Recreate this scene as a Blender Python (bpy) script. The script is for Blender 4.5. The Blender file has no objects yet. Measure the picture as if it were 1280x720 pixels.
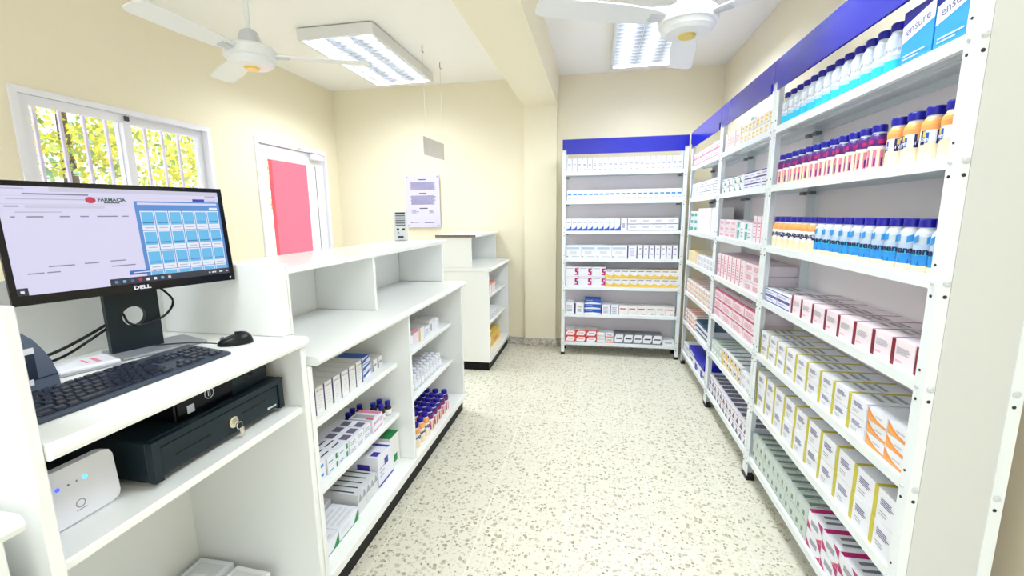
import bpy, math, random
from mathutils import Matrix, Vector
random.seed(7)
PI = math.pi
sc = bpy.context.scene
col = sc.collection

# ------------------------------------------------------------------ camera, world, lights, exposure
cam_d = bpy.data.cameras.new('camera')
cam = bpy.data.objects.new('camera', cam_d)
col.objects.link(cam)
cam_d.sensor_fit = 'HORIZONTAL'; cam_d.sensor_width = 36.0
cam_d.lens = 547.92 / 1280 * 36.0
cam_d.clip_start = 0.02
def cam_rot(rx, ry, rz):
    cx, sx, cy, sy, cz, sz = math.cos(rx), math.sin(rx), math.cos(ry), math.sin(ry), math.cos(rz), math.sin(rz)
    A = Matrix(((cy, 0, sy), (0, 1, 0), (-sy, 0, cy))) @ Matrix(((1, 0, 0), (0, cx, -sx), (0, sx, cx))) @ Matrix(((cz, -sz, 0), (sz, cz, 0), (0, 0, 1)))
    A = Matrix(((1, 0, 0), (0, 0, 1), (0, -1, 0))) @ A
    return Matrix((A.col[0], -A.col[1], -A.col[2])).transposed()
cam.matrix_world = Matrix.Translation((0, 0, 1.5)) @ cam_rot(-0.1654, -0.19, 0.0103).to_4x4()
sc.camera = cam

sc.view_settings.view_transform = 'Standard'
sc.view_settings.look = 'None'
sc.view_settings.gamma = 1.0
sc.view_settings.use_curve_mapping = False
sc.view_settings.exposure = 0.70
WORLD_STRENGTH = 1.35
LAMP_POWER = 32.0
SUN_POWER = 2.5

w = bpy.data.worlds.new('sky'); sc.world = w
w.use_nodes = True
bg = w.node_tree.nodes['Background']
bg.inputs[0].default_value = (0.90, 0.955, 1.0, 1); bg.inputs[1].default_value = WORLD_STRENGTH
sun_d = bpy.data.lights.new('sun', 'SUN'); sun_d.energy = SUN_POWER; sun_d.angle = 0.02
sun = bpy.data.objects.new('sun', sun_d); col.objects.link(sun)
sun.location = (4, 4, 8)
sun.rotation_euler = Vector((-0.62, -0.25, -0.75)).to_track_quat('-Z', 'Y').to_euler()

# ------------------------------------------------------------------ materials
MATS = {}
def mat(name, color, rough=0.5, metal=0.0, emit=0.0, spec=0.5, grain=0.0):
    if name in MATS: return MATS[name]
    m = bpy.data.materials.new(name); m.use_nodes = True
    nt = m.node_tree; b = nt.nodes['Principled BSDF']
    c = (*color, 1.0)
    b.inputs['Base Color'].default_value = c
    b.inputs['Roughness'].default_value = rough
    b.inputs['Metallic'].default_value = metal
    b.inputs['Specular IOR Level'].default_value = spec
    if emit > 0:
        b.inputs['Emission Color'].default_value = c
        b.inputs['Emission Strength'].default_value = emit
        b.inputs['Base Color'].default_value = (0.02, 0.02, 0.02, 1)
    if grain > 0:
        n = nt.nodes.new('ShaderNodeTexNoise'); n.inputs['Scale'].default_value = 35; n.inputs['Detail'].default_value = 4
        tc = nt.nodes.new('ShaderNodeTexCoord'); nt.links.new(tc.outputs['Object'], n.inputs['Vector'])
        mx = nt.nodes.new('ShaderNodeMix'); mx.data_type = 'RGBA'; mx.blend_type = 'MULTIPLY'
        mx.inputs[6].default_value = c
        mx.inputs[7].default_value = (1 - grain,) * 3 + (1,)
        nt.links.new(n.outputs['Fac'], mx.inputs[0]); nt.links.new(mx.outputs[2], b.inputs['Base Color'])
        bp = nt.nodes.new('ShaderNodeBump'); bp.inputs['Strength'].default_value = 0.04
        nt.links.new(n.outputs['Fac'], bp.inputs['Height']); nt.links.new(bp.outputs['Normal'], b.inputs['Normal'])
    MATS[name] = m
    return m

def s2l(*c):
    return tuple(((v / 255) / 12.92) if v / 255 <= 0.04045 else (((v / 255) + 0.055) / 1.055) ** 2.4 for v in c)

mat('wall_cream', s2l(242, 233, 207), 0.75, grain=0.03)
mat('beam_cream', s2l(248, 240, 214), 0.7, grain=0.03)
mat('ceiling_white', s2l(252, 251, 247), 0.8, grain=0.02)
mat('laminate', s2l(249, 251, 249), 0.22, spec=0.5)
mat('laminate_edge', s2l(248, 248, 240), 0.4)
mat('rack_white', s2l(240, 246, 249), 0.3)
mat('rack_panel', s2l(250, 244, 249), 0.5)
mat('rack_side', s2l(216, 218, 216), 0.45, grain=0.02)
mat('header_blue', s2l(14, 24, 166), 0.2, spec=0.8)
mat('plinth_black', s2l(4, 4, 5), 0.5, spec=.25)
mat('bolt', s2l(208, 212, 214), 0.3)
mat('hole', s2l(50, 54, 58), 0.8)
mat('foot_black', s2l(10, 10, 12), 0.5)
mat('frame_white', s2l(238, 238, 246), 0.3)
mat('bar_lilac', s2l(222, 214, 236), 0.5)
mat('white', s2l(242, 243, 252), 0.45)
mat('white_warm', s2l(245, 243, 242), 0.45)
mat('white_grey', s2l(222, 226, 228), 0.5)
mat('white_green', s2l(206, 218, 210), 0.5)
mat('white_pink', s2l(248, 234, 243), 0.45)
mat('grey', s2l(165, 168, 175), 0.5)
mat('midgrey', s2l(120, 122, 130), 0.5)
mat('darkgrey', s2l(58, 60, 66), 0.5)
mat('lilac_text', s2l(180, 174, 208), 0.5)
mat('ink', s2l(112, 106, 156), 0.5)
mat('paleblue', s2l(186, 208, 234), 0.5)
mat('navy', s2l(36, 30, 110), 0.4)
mat('navyink', s2l(20, 22, 90), 0.4)
mat('blue', s2l(20, 90, 196), 0.4)
mat('royal', s2l(24, 30, 190), 0.4)
mat('deepblue', s2l(14, 20, 150), 0.4)
mat('skyblue', s2l(40, 150, 228), 0.4)
mat('cyan', s2l(40, 196, 232), 0.4)
mat('silver', s2l(205, 216, 228), 0.3)
mat('maroon', s2l(130, 6, 40), 0.45)
mat('magenta', s2l(186, 20, 110), 0.45)
mat('pink', s2l(228, 130, 160), 0.45)
mat('rose', s2l(208, 70, 108), 0.45)
mat('red', s2l(220, 62, 62), 0.45)
mat('coral', s2l(240, 150, 120), 0.45)
mat('orange', s2l(244, 150, 40), 0.4)
mat('peach', s2l(246, 170, 96), 0.4)
mat('cream', s2l(248, 232, 200), 0.45)
mat('olive_yellow', s2l(206, 194, 54), 0.45)
mat('yellow', s2l(244, 204, 90), 0.45)
mat('paleyellow', s2l(250, 238, 190), 0.45)
mat('green', s2l(22, 140, 76), 0.45)
mat('mint', s2l(40, 180, 160), 0.45)
mat('greygreen', s2l(120, 138, 128), 0.5)
mat('greypurple', s2l(108, 104, 128), 0.5)
mat('purple', s2l(88, 28, 120), 0.4)
mat('violet', s2l(70, 50, 170), 0.4)
mat('brown_glass', s2l(40, 22, 20), 0.12)
mat('teal_dark', s2l(16, 60, 100), 0.4)
mat('cap_blue', s2l(16, 14, 158), 0.35)
mat('clear_vial', s2l(224, 230, 236), 0.15)
mat('black_plastic', s2l(13, 15, 22), 0.35, spec=.35)
mat('black_gloss', s2l(5, 5, 14), 0.15, spec=.35)
mat('dark_metal', s2l(20, 36, 44), 0.4, spec=.35)
mat('key_grey', s2l(52, 62, 78), 0.4)
mat('keycap_dark', s2l(34, 42, 58), 0.22, spec=0.7)
mat('printer_grey', s2l(92, 104, 126), 0.4)
mat('printer_dark', s2l(24, 40, 64), 0.35)
mat('stand_grey', s2l(150, 156, 164), 0.35)
mat('chrome', s2l(220, 215, 200), 0.12, metal=1.0)
mat('gold', s2l(226, 200, 100), 0.3, metal=0.6)
mat('fan_white', s2l(236, 238, 240), 0.35)
mat('fan_grey', s2l(206, 210, 214), 0.4)
mat('fixture', s2l(230, 230, 228), 0.45)
mat('louvre', s2l(190, 194, 202), 0.25, metal=0.85)
mat('tube', (1.0, 0.98, 0.96), 0.5, emit=3.0)
mat('notice_sheet', s2l(214, 209, 236), 0.5)
mat('sign_grey', s2l(222, 217, 214), 0.6)
mat('string', s2l(226, 222, 206), 0.6)
mat('bark', s2l(96, 80, 60), 0.8)
mat('red_paint', s2l(244, 62, 92), 0.5)
mat('header_under_shade', s2l(50, 100, 130), 0.4)  # teal holds the shade and blue reflection under the rack header
mat('ground', s2l(200, 190, 170), 0.9, grain=0.2)
mat('marble_brown', s2l(150, 132, 128), 0.4, grain=0.6)
mat('led_blue', s2l(40, 60, 255), emit=2.5)
mat('led_cyan', s2l(60, 170, 255), emit=2.5)
# screen colours
for n, c in {'scr_base': (222, 218, 248), 'scr_bar': (206, 204, 226), 'scr_line': (190, 188, 214), 'scr_text': (132, 130, 160), 'scr_panel': (78, 140, 214),
             'scr_tile': (98, 190, 240), 'scr_white': (238, 240, 252), 'scr_darktile': (30, 120, 176), 'scr_navy': (20, 40, 170), 'scr_task': (20, 22, 50),
             'scr_red': (200, 20, 70), 'scr_green': (10, 70, 60), 'scr_btn': (40, 100, 190)}.items():
    mat(n, s2l(*c), emit=0.56)

def nodes_floor():
    m = bpy.data.materials.new('terrazzo'); m.use_nodes = True; MATS['terrazzo'] = m
    nt = m.node_tree; N = nt.nodes; L = nt.links; b = N['Principled BSDF']
    geo = N.new('ShaderNodeNewGeometry')
    def vor(scale, thr_lo, thr_hi, size, seed):
        mp = N.new('ShaderNodeVectorMath'); mp.operation = 'ADD'; mp.inputs[1].default_value = (seed, seed * 1.7, 0)
        L.new(geo.outputs['Position'], mp.inputs[0])
        wn = N.new('ShaderNodeTexNoise'); wn.inputs['Scale'].default_value = scale * 0.8; wn.inputs['Detail'].default_value = 1
        L.new(mp.outputs[0], wn.inputs['Vector'])
        sc_ = N.new('ShaderNodeVectorMath'); sc_.operation = 'SCALE'; sc_.inputs['Scale'].default_value = 0.7 / scale
        L.new(wn.outputs['Color'], sc_.inputs[0])
        ad = N.new('ShaderNodeVectorMath'); ad.operation = 'ADD'; L.new(mp.outputs[0], ad.inputs[0]); L.new(sc_.outputs[0], ad.inputs[1])
        v = N.new('ShaderNodeTexVoronoi'); v.inputs['Scale'].default_value = scale; L.new(ad.outputs[0], v.inputs['Vector'])
        sep = N.new('ShaderNodeSeparateColor'); L.new(v.outputs['Color'], sep.inputs[0])
        pick = N.new('ShaderNodeMath'); pick.operation = 'GREATER_THAN'; pick.inputs[1].default_value = thr_lo; L.new(sep.outputs[0], pick.inputs[0])
        inn = N.new('ShaderNodeMath'); inn.operation = 'LESS_THAN'; inn.inputs[1].default_value = size; L.new(v.outputs['Distance'], inn.inputs[0])
        mu = N.new('ShaderNodeMath'); mu.operation = 'MULTIPLY'; L.new(pick.outputs[0], mu.inputs[0]); L.new(inn.outputs[0], mu.inputs[1])
        return mu.outputs[0], sep.outputs[1]
    def mix(fac, a, c):
        x = N.new('ShaderNodeMix'); x.data_type = 'RGBA'
        if isinstance(fac, float): x.inputs[0].default_value = fac
        else: L.new(fac, x.inputs[0])
        for i, q in ((6, a), (7, c)):
            if isinstance(q, tuple): x.inputs[i].default_value = (*q, 1)
            else: L.new(q, x.inputs[i])
        return x.outputs[2]
    big = N.new('ShaderNodeTexNoise'); big.inputs['Scale'].default_value = 1.7; L.new(geo.outputs['Position'], big.inputs['Vector'])
    base = mix(big.outputs['Fac'], s2l(227, 223, 205), s2l(217, 215, 200))
    f1, r1 = vor(42, 0.68, 1, 0.42, 0.0)
    chip = mix(r1, s2l(160, 154, 130), s2l(202, 195, 174))
    c1 = mix(f1, base, chip)
    f2, r2 = vor(95, 0.6, 1, 0.46, 3.1)
    c2 = mix(f2, c1, mix(r2, s2l(186, 178, 154), s2l(220, 212, 194)))
    f3, r3 = vor(68, 0.87, 1, 0.40, 7.7)
    c3 = mix(f3, c2, mix(r3, s2l(132, 124, 100), s2l(176, 162, 134)))
    # joints
    sx = N.new('ShaderNodeSeparateXYZ'); L.new(geo.outputs['Position'], sx.inputs[0])
    outs = []
    for i, off in ((0, 0.112), (1, 3.09)):
        a = N.new('ShaderNodeMath'); a.operation = 'ADD'; a.inputs[1].default_value = off + 41.0 if i == 0 else 41.0 - off
        L.new(sx.outputs[i], a.inputs[0])
        d = N.new('ShaderNodeMath'); d.operation = 'DIVIDE'; d.inputs[1].default_value = 0.41; L.new(a.outputs[0], d.inputs[0])
        fr = N.new('ShaderNodeMath'); fr.operation = 'PINGPONG'; fr.inputs[1].default_value = 0.5; L.new(d.outputs[0], fr.inputs[0])
        lt = N.new('ShaderNodeMath'); lt.operation = 'LESS_THAN'; lt.inputs[1].default_value = 0.0085; L.new(fr.outputs[0], lt.inputs[0])
        outs.append(lt.outputs[0])
    mx = N.new('ShaderNodeMath'); mx.operation = 'MAXIMUM'; L.new(outs[0], mx.inputs[0]); L.new(outs[1], mx.inputs[1])
    sf = N.new('ShaderNodeMath'); sf.operation = 'MULTIPLY'; sf.inputs[1].default_value = 0.6; L.new(mx.outputs[0], sf.inputs[0])
    L.new(mix(sf.outputs[0], c3, s2l(240, 237, 220)), b.inputs['Base Color'])
    b.inputs['Roughness'].default_value = 0.34
nodes_floor()

def nodes_base():
    m = bpy.data.materials.new('terrazzo_skirting'); m.use_nodes = True; MATS['terrazzo_skirting'] = m
    nt = m.node_tree; N = nt.nodes; L = nt.links; b = N['Principled BSDF']
    geo = N.new('ShaderNodeNewGeometry')
    v = N.new('ShaderNodeTexVoronoi'); v.inputs['Scale'].default_value = 60; L.new(geo.outputs['Position'], v.inputs['Vector'])
    r = N.new('ShaderNodeValToRGB'); L.new(v.outputs['Color'], r.inputs[0])
    r.color_ramp.elements[0].color = (*s2l(150, 146, 136), 1); r.color_ramp.elements[1].color = (*s2l(226, 222, 210), 1)
    L.new(r.outputs[0], b.inputs['Base Color']); b.inputs['Roughness'].default_value = 0.4
nodes_base()

def glass():
    m = bpy.data.materials.new('pane_glass'); m.use_nodes = True; MATS['pane_glass'] = m
    nt = m.node_tree; N = nt.nodes; L = nt.links
    for n in list(N): N.remove(n)
    out = N.new('ShaderNodeOutputMaterial'); t = N.new('ShaderNodeBsdfTransparent'); g = N.new('ShaderNodeBsdfGlossy')
    g.inputs['Roughness'].default_value = 0.02
    mx = N.new('ShaderNodeMixShader'); mx.inputs[0].default_value = 0.05; L.new(t.outputs[0], mx.inputs[1]); L.new(g.outputs[0], mx.inputs[2]); L.new(mx.outputs[0], out.inputs[0])
glass()

def leafmat():
    m = bpy.data.materials.new('foliage'); m.use_nodes = True; MATS['foliage'] = m
    nt = m.node_tree; N = nt.nodes; L = nt.links; b = N['Principled BSDF']
    geo = N.new('ShaderNodeNewGeometry')
    r = N.new('ShaderNodeValToRGB'); L.new(geo.outputs['Random Per Island'], r.inputs[0])
    e = r.color_ramp.elements; e[0].color = (*s2l(120, 170, 140), 1); e[1].color = (*s2l(250, 236, 90), 1)
    e.new(0.4).color = (*s2l(200, 210, 80), 1)
    L.new(r.outputs[0], b.inputs['Base Color']); b.inputs['Roughness'].default_value = 0.6
leafmat()

# ------------------------------------------------------------------ mesh building
class MB:
    def __init__(s): s.v = []; s.f = []; s.m = []; s.sm = []
    def add(s, verts, faces, m, smooth=False, M=None):
        o = len(s.v)
        for p in verts:
            p = Vector(p)
            s.v.append(M @ p if M is not None else p)
        for f in faces:
            s.f.append([o + i for i in f]); s.m.append(m); s.sm.append(smooth)
        return s
    def box(s, a, b, m, M=None):
        x0, y0, z0 = a; x1, y1, z1 = b
        v = [(x0, y0, z0), (x1, y0, z0), (x1, y1, z0), (x0, y1, z0), (x0, y0, z1), (x1, y0, z1), (x1, y1, z1), (x0, y1, z1)]
        return s.add(v, [(3, 2, 1, 0), (4, 5, 6, 7), (0, 1, 5, 4), (1, 2, 6, 5), (2, 3, 7, 6), (3, 0, 4, 7)], m, M=M)
    def bbox(s, a, b, m, r=0.004, axis='all', M=None):
        """box with chamfered vertical and horizontal edges"""
        x0, y0, z0 = a; x1, y1, z1 = b
        r = min(r, (x1 - x0) / 2.01, (y1 - y0) / 2.01, (z1 - z0) / 2.01)
        V = []; F = []
        def ring(i, z): return [(x0 + i, y0 + r if i == 0 else y0 + r, z)]
        def loop(ins, z):
            return [(x0 + r, y0 + ins, z), (x1 - r, y0 + ins, z), (x1 - ins, y0 + r, z), (x1 - ins, y1 - r, z), (x1 - r, y1 - ins, z), (x0 + r, y1 - ins, z), (x0 + ins, y1 - r, z), (x0 + ins, y0 + r, z)]
        rows = [loop(r * .999, z0), loop(0, z0 + r), loop(0, z1 - r), loop(r * .999, z1)]
        for q in rows: V += q
        for k in range(3):
            for i in range(8):
                j = (i + 1) % 8
                F.append((k * 8 + i, k * 8 + j, k * 8 + 8 + j, k * 8 + 8 + i))
        F.append(tuple(range(7, -1, -1))); F.append(tuple(range(24, 32)))
        return s.add(V, F, m, M=M)
    def lathe(s, prof, m, n=20, M=None, smooth=True, caps=True):
        """prof: list of (r, z) or (r, z, material for the band above)"""
        for k in range(len(prof) - 1):
            mm = prof[k][2] if len(prof[k]) > 2 else m
            r0, z0 = prof[k][:2]; r1, z1 = prof[k + 1][:2]
            V = [(r0 * math.cos(2 * PI * i / n), r0 * math.sin(2 * PI * i / n), z0) for i in range(n)] + [(r1 * math.cos(2 * PI * i / n), r1 * math.sin(2 * PI * i / n), z1) for i in range(n)]
            s.add(V, [(i, (i + 1) % n, n + (i + 1) % n, n + i) for i in range(n)], mm, smooth, M)
        if caps:
            for (q, flip) in ((prof[0], True), (prof[-1], False)):
                if q[0] > 1e-5:
                    V = [(q[0] * math.cos(2 * PI * i / n), q[0] * math.sin(2 * PI * i / n), q[1]) for i in range(n)]
                    s.add(V, [tuple(range(n))[::-1] if flip else tuple(range(n))], (prof[-2][2] if len(prof[-2]) > 2 else m) if not flip else (q[2] if len(q) > 2 else m), False, M)
        return s
    def tube(s, pts, r, m, n=8, M=None):
        pts = [Vector(p) for p in pts]; V = []; F = []
        for i, p in enumerate(pts):
            d = (pts[min(i + 1, len(pts) - 1)] - pts[max(i - 1, 0)]).normalized()
            u = d.cross(Vector((0, 0, 1)))
            if u.length < 1e-3: u = d.cross(Vector((1, 0, 0)))
            u.normalize(); v = d.cross(u)
            for k in range(n):
                a = 2 * PI * k / n; V.append(p + (u * math.cos(a) + v * math.sin(a)) * r)
        for i in range(len(pts) - 1):
            for k in range(n):
                F.append((i * n + k, i * n + (k + 1) % n, (i + 1) * n + (k + 1) % n, (i + 1) * n + k))
        F.append(tuple(range(n))[::-1]); F.append(tuple(range((len(pts) - 1) * n, len(pts) * n)))
        return s.add(V, F, m, True, M)
    def prism(s, poly, axis, a, b, m, M=None, smooth=False):
        """extrude a polygon along an axis; poly gives the two other coordinates in order"""
        def P(p, t):
            return {'x': (t, p[0], p[1]), 'y': (p[0], t, p[1]), 'z': (p[0], p[1], t)}[axis]
        n = len(poly)
        V = [P(p, a) for p in poly] + [P(p, b) for p in poly]
        s.add(V, [(i, (i + 1) % n, n + (i + 1) % n, n + i) for i in range(n)], m, smooth, M)
        s.add(V, [tuple(range(n))[::-1], tuple(range(n, 2 * n))], m, False, M)
        return s
    def mesh(s, name):
        me = bpy.data.meshes.new(name)
        me.from_pydata([tuple(v) for v in s.v], [], s.f)
        names = []
        for m in s.m:
            if m not in names: names.append(m)
        for m in names: me.materials.append(MATS[m])
        me.polygons.foreach_set('material_index', [names.index(m) for m in s.m])
        me.polygons.foreach_set('use_smooth', s.sm)
        me.update()
        import bmesh
        bm = bmesh.new(); bm.from_mesh(me)
        bmesh.ops.recalc_face_normals(bm, faces=bm.faces)
        bm.to_mesh(me); bm.free()
        return me
    def build(s, name, parent=None, loc=None, rz=None):
        return link(name, s.mesh(name), parent, loc, rz)

def link(name, me, parent=None, loc=None, rz=None):
    o = bpy.data.objects.new(name, me); col.objects.link(o)
    if parent is not None: o.parent = parent
    if loc is not None: o.location = loc
    if rz is not None: o.rotation_euler = (0, 0, rz)
    return o
def tag(o, label, cat, group=None):
    o['label'] = label; o['category'] = cat
    if group: o['group'] = group
    return o
def thing(name, loc, label, cat, group=None, rz=0.0):
    o = bpy.data.objects.new(name, None); col.objects.link(o)
    o.empty_display_size = 0.05
    o.location = loc; o.rotation_euler = (0, 0, rz)
    return tag(o, label, cat, group)
def struct(o):
    o['kind'] = 'structure'; return o

def text_into(mb, s, size, m, M, bend=None, align='CENTER', bold=0.0):
    cu = bpy.data.curves.new('text', 'FONT'); cu.body = s; cu.size = size; cu.align_x = align; cu.align_y = 'CENTER'
    cu.resolution_u = 2; cu.offset = bold
    o = bpy.data.objects.new('text', cu)
    me = bpy.data.meshes.new_from_object(o)
    V = [v.co.copy() for v in me.vertices]; F = [tuple(p.vertices) for p in me.polygons]
    bpy.data.objects.remove(o); bpy.data.curves.remove(cu); bpy.data.meshes.remove(me)
    if bend:
        V = [Vector((bend * math.sin(v.x / bend), -bend * math.cos(v.x / bend), v.y)) for v in V]
    mb.add(V, F, m, M=M)

ORD = ['first', 'second', 'third', 'fourth', 'fifth', 'sixth', 'seventh', 'eighth', 'ninth', 'tenth', 'eleventh', 'twelfth', 'thirteenth', 'fourteenth', 'fifteenth', 'sixteenth',
       'seventeenth', 'eighteenth', 'nineteenth', 'twentieth', 'twenty-first', 'twenty-second', 'twenty-third', 'twenty-fourth']

# ------------------------------------------------------------------ the room
XL, XR, YB, ZC = -3.06, 1.225, 4.93, 2.94
Y0 = -2.2
struct(MB().box((XL - .2, Y0, -.12), (XR + .2, YB + .2, 0), 'terrazzo').build('floor'))
struct(MB().box((XL - .2, Y0, ZC), (XR + .2, YB + .2, ZC + .15), 'ceiling_white').build('ceiling'))
struct(MB().box((XL - .2, YB, 0), (XR + .2, YB + .15, ZC), 'wall_cream').build('wall_back'))
struct(MB().box((XR, Y0, 0), (XR + .15, YB, ZC), 'wall_cream').build('wall_right'))
WY0, WY1, WZ0, WZ1 = 1.905, 3.15, 1.22, 2.21       # window hole
DY0, DY1, DZ1 = 3.615, 4.70, 2.225                 # door hole
T = .15
wl = MB()
wl.box((XL - T, Y0, 0), (XL, WY0, ZC), 'wall_cream')
wl.box((XL - T, WY0, 0), (XL, WY1, WZ0), 'wall_cream')
wl.box((XL - T, WY0, WZ1), (XL, WY1, ZC), 'wall_cream')
wl.box((XL - T, WY1, 0), (XL, DY0, ZC), 'wall_cream')
wl.box((XL - T, DY0, DZ1), (XL, DY1, ZC), 'wall_cream')
wl.box((XL - T, DY1, 0), (XL, YB, ZC), 'wall_cream')
struct(wl.build('wall_left'))
# beam and column
struct(MB().box((-.985, Y0, ZC - .001), (-.98, Y0 + .01, ZC), 'beam_cream').prism([(-.79, 2.64), (-.43, 2.635), (-.415, ZC), (-.99, ZC)], 'y', Y0, YB, 'beam_cream').build('beam'))
struct(MB().box((-.79, 4.885, 0), (-.435, YB, 2.64), 'beam_cream').build('column'))
bb = MB()
bb.box((XL, YB - .018, 0), (-.79, YB, .085), 'terrazzo_skirting')
bb.box((-.435, YB - .018, 0), (XR, YB, .085), 'terrazzo_skirting')
bb.box((-.808, 4.867, 0), (-.417, 4.885, .085), 'terrazzo_skirting')
bb.box((-.808, 4.885, 0), (-.79, YB - .018, .085), 'terrazzo_skirting')
bb.box((-.435, 4.885, 0), (-.417, YB - .018, .085), 'terrazzo_skirting')
struct(bb.build('baseboard_back'))
struct(MB().box((XR - .018, Y0, 0), (XR, YB - .018, .085), 'terrazzo_skirting').build('baseboard_right'))
struct(MB().box((XL, Y0, 0), (XL + .018, DY0, .085), 'terrazzo_skirting').build('baseboard_left'))

# window: frame, two sashes with panes, and a grille of bars outside
wt = bpy.data.objects.new('window_1', None); col.objects.link(wt); struct(wt); wt.location = (XL, WY0, WZ0)
def fr_rect(mb, y0, y1, z0, z1, t, x0, x1, m):
    mb.box((x0, y0, z0), (x1, y0 + t, z1), m).box((x0, y1 - t, z0), (x1, y1, z1), m)
    mb.box((x0, y0 + t, z0), (x1, y1 - t, z0 + t), m).box((x0, y0 + t, z1 - t), (x1, y1 - t, z1), m)
    return mb
Wd, Hd = WY1 - WY0, WZ1 - WZ0
fr_rect(MB(), 0, Wd, 0, Hd, .035, -.12, .012, 'frame_white').build('window_frame', wt)
for (a, b, x) in ((.035, .63, -.03), (.575, Wd - .035, -.065)):
    s = fr_rect(MB(), a, b, .036, Hd - .036, .05, x - .012, x + .022, 'frame_white').build('sash', wt)
    MB().box((x - .002, a + .05, .086), (x + .002, b - .05, Hd - .086), 'pane_glass').build('pane', s)
MB().box((.0, .585, Hd - .075), (.012, .61, Hd - .045), 'darkgrey').build('latch', wt)
for k in range(9):
    y = .10 + .131 * k
    MB().box((-.215, y - .008, -.02), (-.199, y + .008, Hd + .02), 'bar_lilac').build('grille_bar', wt)

# door: frame, leaf with pane, closer
dt = bpy.data.objects.new('door_1', None); col.objects.link(dt); struct(dt); dt.location = (XL, DY0, 0)
Dw = DY1 - DY0
mb = MB(); mb.box((-.12, 0, 0), (.015, .045, DZ1), 'frame_white').box((-.12, Dw - .045, 0), (.015, Dw, DZ1), 'frame_white').box((-.12, .045, DZ1 - .045), (.015, Dw - .045, DZ1), 'frame_white')
mb.build('door_frame', dt)
mb = MB(); a, b = .05, Dw - .05
mb.box((-.05, a, .01), (-.01, a + .10, DZ1 - .05), 'frame_white').box((-.05, b - .15, .01), (-.01, b, DZ1 - .05), 'frame_white')
mb.box((-.05, a + .1, DZ1 - .175), (-.01, b - .15, DZ1 - .05), 'frame_white').box((-.05, a + .1, .01), (-.01, b - .15, .16), 'frame_white').box((-.05, a + .1, .85), (-.01, b - .15, .95), 'frame_white')
leaf = mb.build('door_leaf', dt)
MB().box((-.032, a + .1, .16), (-.028, b - .15, .85), 'pane_glass').box((-.032, a + .1, .95), (-.028, b - .15, DZ1 - .175), 'pane_glass').build('pane', leaf)
MB().box((-.009, b - .152, .4), (-.006, b - .146, DZ1 - .18), 'darkgrey').build('gasket', leaf)
MB().bbox((-.009, Dw - .30, DZ1 - .12), (.05, Dw - .1, DZ1 - .055), 'frame_white', .01).build('door_closer', leaf)
MB().tube([(.02, Dw - .2, DZ1 - .05), (.06, Dw - .38, DZ1 - .035), (.02, Dw - .5, DZ1 - .02)], .007, 'fixture').build('closer_arm', leaf)

# outside: ground, tree, red wall, post
struct(MB().box((-14, -6, -.35), (XL - T, 16, -.3), 'ground').build('ground'))
t = thing('red_outdoor_panel', (-4.5, 5.62, -.3), 'tall bright red panel standing outside the glass door', 'panel')
mb = MB().box((-.06, 0, 0), (0, .75, 2.85), 'red_paint'); mb.build('panel', t)
mb = MB().box((-.07, .76, 0), (.01, .84, 2.85), 'frame_white').box((-.07, .90, 0), (.01, .97, 2.85), 'bar_lilac'); mb.build('post', t)
def tree(x, y, h, r, label, seed, n=5200):
    rnd = random.Random(seed)
    t = thing('leafy_tree', (x, y, -.3), label, 'tree', 'trees outside the window')
    MB().lathe([(.14, 0), (.1, h * .35), (.05, h * .8)], 'bark', 10).build('trunk', t)
    mb = MB()
    blobs = [(rnd.gauss(0, r * .5), rnd.gauss(0, r * .5), h * .62 + rnd.gauss(0, h * .17), r * rnd.uniform(.25, .55)) for _ in range(22)]
    for i in range(n):
        bx, by, bz, br = rnd.choice(blobs)
        d = Vector((rnd.gauss(0, 1), rnd.gauss(0, 1), rnd.gauss(0, 1))).normalized() * br * rnd.uniform(.6, 1)
        c = Vector((bx, by, bz)) + d
        u = Vector((rnd.gauss(0, 1), rnd.gauss(0, 1), rnd.gauss(0, 1))).normalized(); v = u.cross(Vector((rnd.gauss(0, 1), rnd.gauss(0, 1), rnd.gauss(0, 1)))).normalized()
        s = rnd.uniform(.028, .06)
        mb.add([c - u * s, c + v * s * .55, c + u * s, c - v * s * .55], [(0, 1, 2, 3)], 'foliage')
    mb.build('foliage', t)
tree(-6.6, 4.6, 4.1, 1.15, 'yellow-green leafy tree behind the left pane of the barred window', 1)
tree(-7.6, 8.0, 4.2, 1.2, 'yellow-green leafy tree behind the right pane of the barred window', 2)
tree(-8.6, 11.2, 3.4, .8, 'yellow-green tree at the left edge of the door glass', 5, 2500)

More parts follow.
